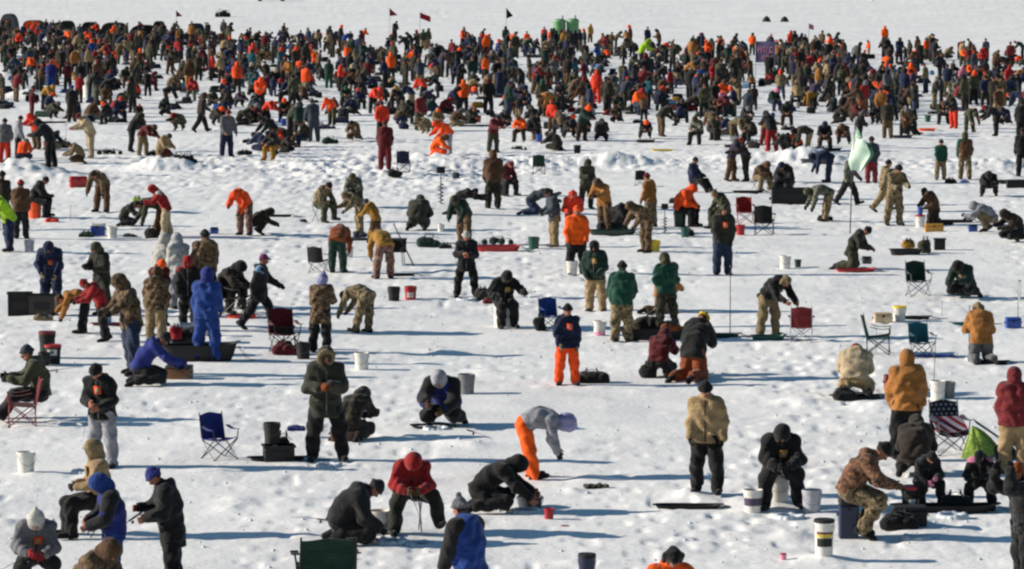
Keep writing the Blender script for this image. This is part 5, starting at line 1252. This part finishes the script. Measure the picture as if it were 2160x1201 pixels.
S = sled
S(1450, 1078, 1.02, .34, .07, 'black', -3, 'flat black sled lying in front of the tan coat', lip=.02)
S(1992, 1086, 1.55, .42, .12, 'black', 0, 'long black sled carrying the pink scarfed child')
S(1050, 530, 1.3, .45, .18, 'red', -3, 'long red sled loaded with dark green gear')
S(1804, 577, 1.05, .4, .10, 'red', 0, 'small red sled under the kneeling olive coat')
S(1910, 540, .9, .45, .18, 'charcoal', 3, 'charcoal sled with yellow bag on open snow')
S(1398, 714, 1.95, .65, .28, 'black', -2, 'big black sled behind the yellow hatted kneeler')
S(1515, 712, .95, .35, .09, 'dark green', 0, 'flat dark green sled at the foot of the thin pole')
S(1620, 718, .75, .4, .12, 'green', 0, 'small green sled under the bent person in khaki trousers')
S(420, 763, 1.6, .62, .36, 'charcoal', 3, 'deep charcoal sled beside the blue suited back')
S(585, 972, .95, .34, .07, 'black', 0, 'flat black sled left of the olive parka wearer')
S(588, 458, .85, .35, .08, 'black', 0, 'flat black sled right of the fluorescent orange stooper')
S(1397, 319, .95, .4, .08, 'yellow', 0, 'flat yellow sled near the ploughed ridge')
S(1578, 404, 1.1, .45, .1, 'black', 0, 'thin black sled right of the outstretched navy legs')
S(1292, 494, 1.45, .5, .18, 'dark green', 0, 'dark green gear sled left of the camouflage stooper')
S(2010, 470, 1.3, .45, .1, 'black', 0, 'black sled between brown kneeler and grey squatter')
S(905, 903, .65, .4, .07, 'black', 12, 'small black sled left of the blue and black kneeler')
S(1805, 845, .95, .4, .09, 'black', -4, 'black sled under the cream coated kneeler')
S(2095, 772, .6, .3, .07, 'black', -4, 'small black sled right of the orange brown kneeler')
S(1968, 756, .8, .36, .05, 'royal blue', 0, 'flat royal blue sled below the teal chair')
S(2042, 690, .75, .3, .06, 'teal', 4, 'flat teal sled left of the orange brown kneeler')
S(1930, 678, .7, .32, .08, 'black', 0, 'flat black sled right of the yellow lidded bucket')
S(2130, 385, .9, .4, .12, 'black', 0, 'black sled right of the black squatter')
S(850, 585, .65, .3, .07, 'black', 6, 'small black sled right of the pinkish trousers')
S(510, 672, .7, .35, .08, 'orange red', 0, 'orange red sled under the dark seated person')
S(235, 690, .9, .4, .07, 'dark red', 0, 'dark red sled behind the red coat')
S(620, 300, 1.3, .5, .1, 'dark green', 0, 'dark green sled beneath the camouflage leaner')
S(100, 258, 1.9, .5, .1, 'black', 0, 'black sled in front of the golden jacket')
S(1955, 276, .8, .4, .14, 'orange', 0, 'orange sled beside the white hatted sitter', )
S(1230, 214, 2.2, .5, .12, 'denim', 0, 'denim blue sled in the middle back rows')
S(1395, 190, 1.4, .5, .12, 'black', 0, 'black sled behind the orange jacket with jeans')
S(1265, 240, 1.4, .4, .08, 'charcoal', 0, 'charcoal sled right of the olive stander')
S(1000, 268, 1.6, .4, .07, 'black', 0, 'black sled in front of the rust hatted croucher')
S(1720, 350, 1.2, .5, .2, 'slate', 0, 'slate sled behind the bent navy person')

gear(1248, 806, .72, .42, .26, 'black', 0, 'lumpy black bag pile beside the orange snow trousers')
gear(1258, 1031, .40, .26, .09, 'dark camo', 8, 'flat camouflage pouch on the snow right of the orange trousers', name='pouch')
gear(2015, 1084, .55, .3, .3, 'black', 0, 'black gear bag on the long black sled')
gear(1895, 1122, .62, .34, .26, 'black', 0, 'black bag in front of the hunched camouflage sitter')
gear(598, 968, .36, .3, .42, 'charcoal', 0, 'upright charcoal pack left of the olive parka wearer', name='backpack')
gear(610, 748, .8, .45, .34, 'dark red', 0, 'dark red gear heap in front of the dark red chair')
gear(1140, 695, .28, .24, .34, 'black', 0, 'black bag at the foot of the blue chair')
gear(905, 522, .75, .4, .34, 'dark green', 0, 'dark green pack left of the long red sled')
gear(940, 525, .4, .3, .16, 'black', 0, 'flat black bag touching the dark green pack')
gear(1050, 524, .95, .3, .2, 'dark green', -3, 'dark green bundle lying in the long red sled', name='bundle', dz=.12)
gear(1916, 536, .42, .3, .24, 'golden', 0, 'golden bag in the charcoal sled', dz=.14)
gear(1952, 537, .36, .28, .42, 'olive', 0, 'khaki sack beside the charcoal sled', name='sack')
gear(1018, 632, .42, .34, .3, 'dark olive', 0, 'dark olive backpack left of the arms spread sitter', name='backpack')
gear(1035, 640, .42, .24, .16, 'dark red', 0, 'dark red pouch between backpack and arms spread sitter', name='pouch')
gear(232, 325, 1.1, .4, .22, 'black', -4, 'long black bags behind the brown mound croucher')
gear(1380, 710, 1.0, .45, .36, 'dark camo', 0, 'dark camouflage bundle heaped on the big black sled', name='bundle', dz=.15)
gear(1415, 716, .5, .3, .2, 'rust', 0, 'rust coloured bag in the big black sled', dz=.2)
gear(395, 750, .8, .4, .3, 'black', 0, 'black bag heap in the deep charcoal sled', dz=.25)
gear(372, 752, .26, .2, .28, 'red', 0, 'red bag in the deep charcoal sled', dz=.35)
gear(1292, 490, 1.0, .4, .3, 'charcoal', 0, 'charcoal bag on the dark green gear sled', dz=.1)
gear(320, 502, .42, .34, .36, 'charcoal', 0, 'charcoal pack at the feet of the olive bender', name='backpack')
gear(275, 500, .45, .3, .12, 'slate', 0, 'slate bundle between white bucket and charcoal pack', name='bundle')
gear(182, 500, .5, .34, .18, 'dark green', 0, 'dark green bag left of the blue cooler')
gear(1452, 498, .4, .3, .22, 'black', 0, 'black bag by the tipped green bucket')
gear(1740, 464, .55, .3, .2, 'black', 0, 'black bag under the grey camouflage bender')
gear(1782, 846, .5, .4, .26, 'black', 0, 'black pack behind the cream coated kneeler')
gear(1368, 796, .4, .3, .3, 'black', 0, 'black pack behind the dark red kneeler', name='backpack')
gear(2120, 975, .4, .3, .3, 'charcoal', 0, 'charcoal bag behind the maroon coated person')
gear(1420, 428, .35, .25, .18, 'black', 0, 'small black bag left of the red orange suit')
gear(962, 378, .3, .25, .26, 'slate', 0, 'small slate bag right of the upright ice drill')
gear(1095, 315, .7, .3, .16, 'black', 0, 'flat black bag in front of the orange fluorescent sitter')
gear(1592, 308, .7, .3, .14, 'black', 0, 'flat black bag right of the orange hatted bender')
gear(1345, 262, .5, .3, .16, 'black', 0, 'little black bag in front of the orange jacket with jeans')
gear(1970, 238, .7, .3, .16, 'charcoal', 0, 'flat charcoal bag lying alone right of the brown stooper')
gear(528, 304, .7, .3, .18, 'black', 0, 'black bag right of the navy skirted figure')
gear(2035, 384, .4, .3, .12, 'blue', 0, 'blue bag at the feet of the one green shoulder wearer')
gear(2005, 385, .45, .3, .22, 'dark brown', 0, 'dark brown bag between the two green clad children', name='bag')
gear(110, 470, .45, .3, .14, 'orange red', 0, 'orange red bag in front of the orange bucket')
gear(290, 432, .4, .3, .22, 'lime green', 0, 'lime green bag on the snow left of the olive bender')
gear(640, 468, .25, .2, .1, 'slate', 0, 'tiny slate pouch left of the seated camouflage pair', name='pouch')
gear(12, 222, 1.0, .5, .35, 'slate', 0, 'slate bag at the left edge in the back rows')

# black table with bent people around it
t = root_at('folding_table', 790, 562, -4)
Geo().box((0, 0, .73), (1.75, .62, .04), r=.03).build('table_top', pl('black', .45), t, True)
for sx in (-1, 1):
    for sy in (-1, 1): Geo().tube([(sx*.74, sy*.24, .71), (sx*.8, sy*.26, 0)], .014, 6).build('leg', STEEL(), t, True)
Geo().sheet(lambda u, v: (.40+.5*u, -.33+.1*v-.02*math.sin(9*u), .40+.34*v), 8, 4, .012).build('cloth', cloth('black'), t, True)
reg(t, 790, 562, 'black folding table with people bent over it', 'table')
gear(815, 560, .42, .3, .22, 'golden', 0, 'golden bag lying on the black table', loc=(*at(790, 562), gz(*at(790, 562))+.75))
gear(760, 560, .4, .28, .16, 'slate', 0, 'slate cloth lying on the black table', name='bundle', loc=(at(760, 562)[0], at(760, 562)[1], gz(*at(760, 562))+.75))

# lime folded shelter at the right
t = root_at('pop_up_tent', 2066, 968, 8)
ap = np.array([-.12, .02, .55])
def panel(a, b, col, nm):
    a = np.array(a); b = np.array(b)
    def f(u, v):
        p = a+(b-a)*u; q = p+(ap-p)*v; q = q+np.array([0, 0, 1])*.07*math.sin(math.pi*u)*math.sin(math.pi*v); return q
    Geo().sheet(f, 8, 8, .008).build(nm, cloth(col), t, True)
base = [(-.36, -.16, .02), (-.08, -.30, .0), (.34, -.20, .12), (.42, .16, .10), (-.1, .3, .02)]
for i in range(5): panel(base[i], base[(i+1) % 5], ('lime green', 'lime green', 'dark green' if False else 'lime green', 'dark green', 'dark green')[i], 'panel')
for q in base: Geo().tube([q, ap*.5+np.array(q)*.5+np.array([0, 0, .03]), ap], .007, 5).build('pole', cloth('lime green'), t, True)
Geo().sheet(lambda u, v: (-.08+.5*u, -.05+.2*v-.22*u*(1-v), .60-.34*u+.05*v), 6, 4, .01).build('flap', cloth('dark green'), t, True)
reg(t, 2066, 968, 'small lime green folded tent left of the maroon coated person', 'tent')

# flag on a tall bowed pole
t = root_at('feather_flag', 1793, 492, -42)
mint = plain('mint flag', (240, 255, 240), .8)
_b = mint.node_tree.nodes['Principled BSDF']; _tr = mint.node_tree.nodes.new('ShaderNodeBsdfTranslucent'); _tr.inputs[0].default_value = (.72, .98, .76, 1)
_mx = mint.node_tree.nodes.new('ShaderNodeMixShader'); _mx.inputs[0].default_value = .5
_o = [n for n in mint.node_tree.nodes if n.type == 'OUTPUT_MATERIAL'][0]
mint.node_tree.links.new(_b.outputs[0], _mx.inputs[1]); mint.node_tree.links.new(_tr.outputs[0], _mx.inputs[2]); mint.node_tree.links.new(_mx.outputs[0], _o.inputs[0])
pp = [(0, 0, 0), (.04, 0, 1.2), (.10, 0, 2.4), (.16, 0, 3.4), (.19, 0, 4.4)]
Geo().tube(pp, .02, 7, r2=.01).build('flagpole', pl('charcoal'), t, True)
def ff(u, v):
    z = 3.30-1.36*v; x0 = .05+.035*z; wd = .06+.76*math.sin(math.pi*min(.95, .03+v*.84))**.8
    return (x0-.16*max(0, math.sin(math.pi*v*1.0-.5))+wd*u, .07*math.sin(6*u+5*v)+.03*math.sin(14*v), z-.42*u*(1-v)**1.5)
Geo().sheet(lambda u, v: ff(u*.82, v), 10, 16, .008).build('cloth', mint, t, True)
Geo().sheet(lambda u, v: ff(.83+u*.17, v), 3, 16, .008).build('edge_band', cloth('green'), t, True)
reg(t, 1793, 492, 'pale mint green feather flag with dark green edge on a tall pole', 'flag')

pole(1540, 704, 1.5, 'tall thin black pole standing in the dark green sled')
pole(2044, 766, 1.15, 'thin pole stuck in the snow left of the orange brown kneeler')
pole(1969, 830, .95, 'thin slanting stick between ochre coat and the star chair', r=.008, lean=(.03, 0))
pole(1987, 672, .36, 'short thin stick on open snow above the teal chair', r=.006)
pole(2147, 695, 1.0, 'thin pole at the right edge by the small blue box', r=.008)
pole(2150, 640, .5, 'short white post at the right edge', r=.03, col='white')
pole(874, 565, 1.15, 'slanting black pole right of the black table', r=.02, col='black', lean=(-.55, 0))
pole(1848, 745, .01+.5, 'short stick rising from the side turned green chair', r=.006)
pole(140, 300, .9, 'thin stick behind the beige coverall', r=.01)
pole(149, 468, .5, 'thin stick right of the orange bucket sitter', r=.008)
auger(930, 432, 'upright black ice drill on churned snow', s=1.1)
auger(1402, 492, 'black ice drill behind the red orange suit', s=.8)

HOLE = {2: 'bright blue knitted hat wearer', 6: 'seated bright red hooded coat', 11: 'square yellow tag wearer', 12: 'hunched camouflage sitter', 21: 'pale grey trousers wearer', 25: 'kneeler in blue and black', 23: 'olive parka wearer', 8: 'all black kneeler by the basin',
 5: 'bulky charcoal croucher', 27: 'rust trousered kneeler with yellow hat', 29: 'cream coated kneeler', 30: 'orange brown kneeler by the pole', 49: 'white capped dark grey jacket', 59: 'olive coat on the red sled', 13: 'small black clad child'}
# rods held by, or propped next to, the anglers nearby
def held(i, dx, dy, dz, label):
    p = PEOPLE[i]; J = p['J']; a = p['world']((J['wrl']+J['wrr'])/2+J['fdl']*.10); th = R(p['dirn'])
    d = (math.cos(th)*dx+math.sin(th)*dy, math.sin(th)*dx-math.cos(th)*dy, dz)
    rod((a[0]-d[0]*.12, a[1]-d[1]*.12, a[2]-d[2]*.12), (a[0]+d[0], a[1]+d[1], a[2]+d[2]), label, p['px'], p['py'])
held(2, .1, .55, -.35, 'short black rod held by the bright blue knitted hat wearer')
held(3, -.45, .35, -.1, 'short rod in the red mittens')
held(6, .1, .5, -.35, 'short rod held by the bright red hooded coat')
held(11, .1, .5, -.3, 'short rod held by the square yellow tag wearer')
held(12, .1, .6, -.25, 'short rod held by the hunched camouflage sitter')
held(21, .1, .5, -.4, 'short rod held by the pale grey trousers wearer')
held(49, -.3, .45, -.3, 'short rod held by the white capped dark grey jacket')
x, y = at(700, 1118); g = gz(x, y)
rod((x-.05, y, g+.12), (at(615, 1110)[0], at(615, 1110)[1], g+.14), 'grey rod lying behind the dark green round chair', 650, 1112)
x, y = at(100, 788); rod((x, y, gz(x, y)+.02), (x+.72, y+.12, gz(x, y)+.12), 'black rod on the snow below the red lidded buckets', 120, 785)
x, y = at(985, 925); rod((x, y, gz(x, y)+.12), (x+.42, y-.3, gz(x, y)+.03), 'thin rod on the snow right of the blue and black kneeler', 1000, 930)

clutter()
# drilled holes ringed with slush in front of anglers nearby
for i in (2, 6, 11, 12, 21, 25, 23, 8, 5, 27, 29, 30, 49, 59, 13):
    p = PEOPLE[i]; th = R(p['dirn']); q = p['root'].location; dd = .75 if p['pose'] in ('sit', 'look') else .7
    x, y = q[0]+math.sin(th)*dd, q[1]-math.cos(th)*dd
    t = root_at('ice_hole', 0, 0, loc=(x, y, gz(x, y)))
    Geo().lathe([(.125, .022), (.06, .02), (.001, .02)], n=18, cap0=False).build('water', plain('dark water', (38, 52, 62), .08), t, True)
    rr = np.random.default_rng(i); P = [(np.array([.17*math.cos(a), .17*math.sin(a)*1.0, .0]), np.array([.20*math.cos(a+.4), .20*math.sin(a+.4), .01]), rr.uniform(.03, .055), rr.uniform(.03, .06)) for a in np.arange(0, 6.28, .45)]
    V_, Q_ = sdf_mesh(P, .018, k=.03, fold=.008, seed=i); obj('slush_rim', mesh_np('slush_rim', V_, Q_, (plain('slush', (196, 202, 208), .35),)), t)
    reg(t, p['px'], p['py'], 'dark drilled hole with slush rim in front of the '+HOLE[i], 'ice hole', 'drilled ice holes')
# chips and clods lying about
def clods():
    rr = random.Random(3); V = []; F = []
    for i in range(420):
        px = rr.uniform(-20, 2180); py = 300+900*rr.random()**.8; x, y = at(px, py); z = gz(x, y); s = rr.uniform(.02, .055)
        n = len(V); P = [(x+s*rr.uniform(.6, 1.3)*a, y+s*rr.uniform(.6, 1.3)*b, z+s*c*.8) for a, b, c in ((1, 0, 0), (0, 1, 0), (-1, 0, 0), (0, -1, 0), (.2, .1, .9), (0, 0, -.5))]
        V += P; F += [(n, n+1, n+4), (n+1, n+2, n+4), (n+2, n+3, n+4), (n+3, n, n+4), (n+1, n, n+5), (n+2, n+1, n+5), (n+3, n+2, n+5), (n, n+3, n+5)]
    o = Geo().add(V, F).build('ice_chips', plain('ice chip', (205, 208, 212), .5)); tag(o, 'loose chips of ice scattered over the snow', 'ice chips', kind='stuff')
clods()

# ------------------------------------------------------------------ far side
def shelter(px, py, w, h, d, col, label, flat=False, top=None):
    py += 8; h *= .82
    t = root_at('ice_shelter', px, py, random.uniform(-12, 12))
    n = 12
    def f(u, v):
        a = math.pi*u; k = .75 if flat else .55
        x = -w/2*math.copysign(abs(math.cos(a))**k, math.cos(a)); z = h*abs(math.sin(a))**k
        return (x, -d/2+d*v, z+.03*math.sin(6*v)*math.sin(a))
    Geo().sheet(f, 18, 6, .02).build('canvas', cloth(col), t, True)
    V = [(0, d/2-.03, h*.4)]+[f(i/18, 1)-np.array([0, .03, 0]) for i in range(19)]
    Geo().add(V, [(0, i+1, i+2) for i in range(18)]).build('back_wall', cloth(col), t)
    V = [(0, -d/2+.03, h*.4)]+[f(i/18, 0)+np.array([0, .03, 0]) for i in range(19)]
    Geo().add(V, [(0, i+2, i+1) for i in range(18)]).build('front_wall', cloth(top or col), t)
    for v in (0, .5, 1): Geo().tube([np.array(f(i/18, v))*1.01 for i in range(19)], .02, 5).build('hoop', pl('charcoal'), t, True)
    Geo().sheet(lambda u, v: (-.3+.6*u, -d/2-.02, .05+v*h*.7), 3, 3, .01).build('door_flap', cloth('charcoal'), t)
    reg(t, px, py, label, 'shelter', 'ice shelters at the back left')
shelter(20, 66, 1.6, 2.5, 1.6, 'slate', 'boxy slate grey shelter at the top left corner', True, 'grey')
shelter(72, 70, 1.9, 1.9, 1.5, 'navy', 'dark navy shelter above the orange red clad sitter', False, 'orange')
shelter(142, 76, 1.5, 2.1, 1.5, 'dark green', 'dark green shelter with low roof, third from the left')
shelter(190, 74, 1.4, 1.9, 1.5, 'charcoal', 'charcoal shelter between two dark green ones', True)
shelter(242, 78, 2.4, 2.0, 1.6, 'dark olive', 'wide dark olive shelter behind the bright orange hooded figure')
shelter(306, 76, 2.8, 1.7, 1.4, 'black', 'low wide black shelter', True)
shelter(336, 76, 1.0, 2.1, 1.2, 'charcoal', 'narrow charcoal shelter right of the low wide black one', True)
shelter(414, 78, 1.5, 1.9, 1.2, 'denim', 'denim blue shelter at the right end of the row')
for (px, lb) in ((1617, 'small green dome tent far out on the ice, left of a pair'), (1655, 'small green dome tent far out on the ice, right of a pair')):
    t = root_at('dome_tent', px, 47); n = 6
    V = [(0, 0, .68)]+[(.52*math.cos(i*math.pi/3+.2)*k, .5*math.sin(i*math.pi/3+.2)*k, z) for k, z in ((.55, .5), (1, 0)) for i in range(n)]
    F = [(0, 1+i, 1+(i+1) % n) for i in range(n)]+[(1+i, 7+i, 7+(i+1) % n, 1+(i+1) % n) for i in range(n)]
    Geo().add(V, F).build('canvas', cloth('dark green'), t)
    Geo().tube([(-.53, -.1, 0), (-.3, -.07, .48), (0, 0, .69), (.3, .07, .48), (.53, .1, 0)], .012, 5).build('pole', pl('charcoal'), t, True)
    reg(t, px, 47, lb, 'tent', 'dome tents far out')
for i, px in enumerate((1180, 1208)):
    t = root_at('portable_toilet', px, 101, 8*i-4, s=1.0)
    gm = plain('toilet green', (96, 148, 96), .5)
    Geo().lathe([(.52, 0), (.54, .05), (.52, .1), (.52, 2.2), (.54, 2.22), (.54, 2.3)], n=22).build('wall', gm, t, True)
    Geo().lathe([(.56, 2.28), (.56, 2.34), (.45, 2.48), (.2, 2.54), (.001, 2.55)], n=22, cap0=True).build('roof', plain('toilet roof', (120, 160, 118), .5), t, True)
    V = []; F = []
    for j in range(9):
        a = -math.pi/2-.45+.9*j/8
        for z in (.12, 2.05): V.append((.535*math.cos(a), .535*math.sin(a), z))
    for j in range(8): F.append((2*j, 2*j+2, 2*j+3, 2*j+1))
    d = Geo().add(V, F).build('door', plain('toilet door', (98, 150, 96), .5), t, True)
    Geo().box((.2, -.53, 1.05), (.04, .03, .16)).build('handle', pl('charcoal'), d)
    Geo().tube([(.25, .25, 2.35), (.25, .25, 2.8)], .05, 8).build('vent_pipe', pl('charcoal'), t, True)
    reg(t, px, 100, ('light green round portable toilet, left one of two above the crowd', 'light green round portable toilet, right one of two above the crowd')[i], 'portable toilet', 'green portable toilets')
t = root_at('banner', 1614, 168, -14, dz=.72, s=.85)
Geo().sheet(lambda u, v: (-.72+1.44*u, .03*math.sin(6*u), .45+1.6*v), 8, 6, .02).build('panel', plain('banner cloth', (84, 76, 112), .8), t, True)
for sx in (-1, 1): Geo().tube([(sx*.74, 0, -.72), (sx*.74, 0, 2.12)], .025, 6).build('post', pl('grey'), t, True)
g = Geo()
for (x, z, dx, dz) in ((-.55, 1.42, .07, .42), (-.30, 1.42, .07, .42), (-.43, 1.45, .2, .07), (-.43, 1.66, .2, .06), (-.12, 1.45, .07, .4), (.1, 1.45, .07, .4), (-.01, 1.3, .2, .07), (.34, 1.42, .08, .42), (.48, 1.62, .22, .07), (.48, 1.24, .22, .07)): g.box((x, -.045, z), (dx, .01, dz))
g.build('lettering', cloth('pink'), t)
g = Geo()
for (x, z, dx, dz) in ((-.25, .85, .07, .26), (-.08, .85, .07, .26), (-.16, .95, .15, .06), (.10, .85, .07, .26), (.24, .96, .18, .06), (.24, .76, .18, .06), (.48, .85, .07, .26)): g.box((x, -.047, z), (dx, .01, dz))
g.build('lettering', cloth('pink'), t)
reg(t, 1614, 158, 'purple blue banner with two lines of pink lettering in the crowd', 'banner')
flag_on_pole(822, 84, 2.9, 'small bright red flag above the crowd', 'red', .75, .7, tri=True)
flag_on_pole(886, 92, 2.7, 'long pinkish red flag drooping above the crowd', 'red', 1.0, .5)
flag_on_pole(372, 84, 2.7, 'small dull red flag above the shelters', 'red', .6, .55, tri=True)
flag_on_pole(1068, 96, 3.3, 'small black pennant above the crowd', 'black', .6, .9, tri=True)
flag_on_pole(1706, 112, 2.4, 'small pink flag over the right part of the crowd', 'pink', .4, .4)

# four wheeler far out
t = root_at('quad_bike', 470, 37, 35)
Geo().box((0, 0, .55), (1.15, .42, .28), r=.08, top=.8).build('body', pl('black', .4), t, True)
Geo().box((.22, 0, .78), (.6, .32, .16), r=.06).build('seat', pl('charcoal', .7), t, True)
for sx in (-1, 1):
    for sy in (-1, 1):
        x, yy = sx*.5, sy*.42
        wv = Geo().tube([(x, yy-.11, .28), (x, yy-.10, .28), (x, yy+.10, .28), (x, yy+.11, .28)], .28, 14).build('wheel', pl('black', .8), t, True)
        Geo().box((x, yy, .62), (.5, .26, .05), r=.03).build('fender', pl('charcoal', .4), t, True)
Geo().tube([(-.35, -.38, 1.02), (-.3, 0, .98), (-.35, .38, 1.02)], .025, 6).build('handlebar', pl('black'), t, True)
for sx in (-1, 1): Geo().box((sx*.55, 0, .82), (.4, .7, .03), r=.02).build('rack', STEEL(), t, True)
reg(t, 470, 37, 'black quad bike parked alone beyond the crowd', 'quad bike')
# pickup at the very top edge
t = root_at('pickup_truck', 572, 3, 4)
dk = pl('charcoal', .35)
V = [(-2.7, -.4+.5, 0)]
prof = [(-2.65, .45), (-2.7, .95), (-1.5, 1.08), (-.9, 1.75), (.5, 1.78), (.75, 1.1), (2.65, 1.08), (2.68, .5), (2.1, .42), (-2.1, .42)]
Vv = [(x, s_*.92*(1 if z < 1.2 else .85), z) for s_ in (-1, 1) for x, z in prof]; n = len(prof)
F = [tuple(range(n)), tuple(reversed(range(n, 2*n)))]+[(i, i+n, (i+1) % n+n, (i+1) % n) for i in range(n)]
Geo().add(Vv, F).build('body', dk, t)
for sx in (-1, 1):
    for sy in (-1, 1): Geo().tube([(sx*1.7, sy*.95-.12, .4), (sx*1.7, sy*.95+.12, .4)], .4, 18).build('wheel', pl('black', .8), t, True)
for s_ in (-1, 1):
    for x0, x1 in ((-1.0, -.3), (-.2, .45)): Geo().sheet(lambda u, v: (x0+(x1-x0)*u, s_*.875, 1.18+.42*v), 2, 2, .02).build('window', plain('dark glass', (20, 24, 28), .1), t)
for s_ in (-1, 1): Geo().box((-2.7, s_*.65, .82), (.04, .3, .16)).build('headlight', pl('light grey', .2), t)
reg(t, 572, 3, 'dark pickup truck whose wheels just show at the top edge', 'truck')
# ------------------------------------------------------------------ light
SUN_EL, SUN_AZ = R(22.0), None
sd = Vector((-1.0, .06, math.tan(SUN_EL))).normalized()
w = bpy.data.worlds.new('World'); scene.world = w; w.use_nodes = True
nt = w.node_tree; bg = nt.nodes['Background']; sk = nt.nodes.new('ShaderNodeTexSky'); sk.sky_type = 'NISHITA'; sk.sun_disc = False
sk.sun_elevation = SUN_EL; sk.sun_rotation = math.atan2(sd.x, sd.y)
sk.air_density = 1.3; sk.dust_density = .3; sk.ozone_density = 2.0
hs = nt.nodes.new('ShaderNodeHueSaturation'); hs.inputs['Saturation'].default_value = 1.3; nt.links.new(sk.outputs[0], hs.inputs['Color']); nt.links.new(hs.outputs[0], bg.inputs[0]); bg.inputs[1].default_value = .065
ld = bpy.data.lights.new('sun', 'SUN'); ld.energy = 5.0; ld.angle = R(.5); ld.color = (1.0, .92, .81)
lo = bpy.data.objects.new('sun', ld); COL.objects.link(lo); lo.rotation_euler = (-sd).to_track_quat('-Z', 'Y').to_euler(); lo.location = (-20, 60, 40)
vs = scene.view_settings; vs.view_transform = 'Standard'; vs.look = 'None'; vs.exposure = 0.33; vs.gamma = 1.0
scene.cycles.max_bounces = 5; scene.cycles.diffuse_bounces = 3
scene.cycles.use_adaptive_sampling = True
print('objects', len(bpy.data.objects), 'meshes', len(bpy.data.meshes))
scene.cycles.filter_width = 2.4
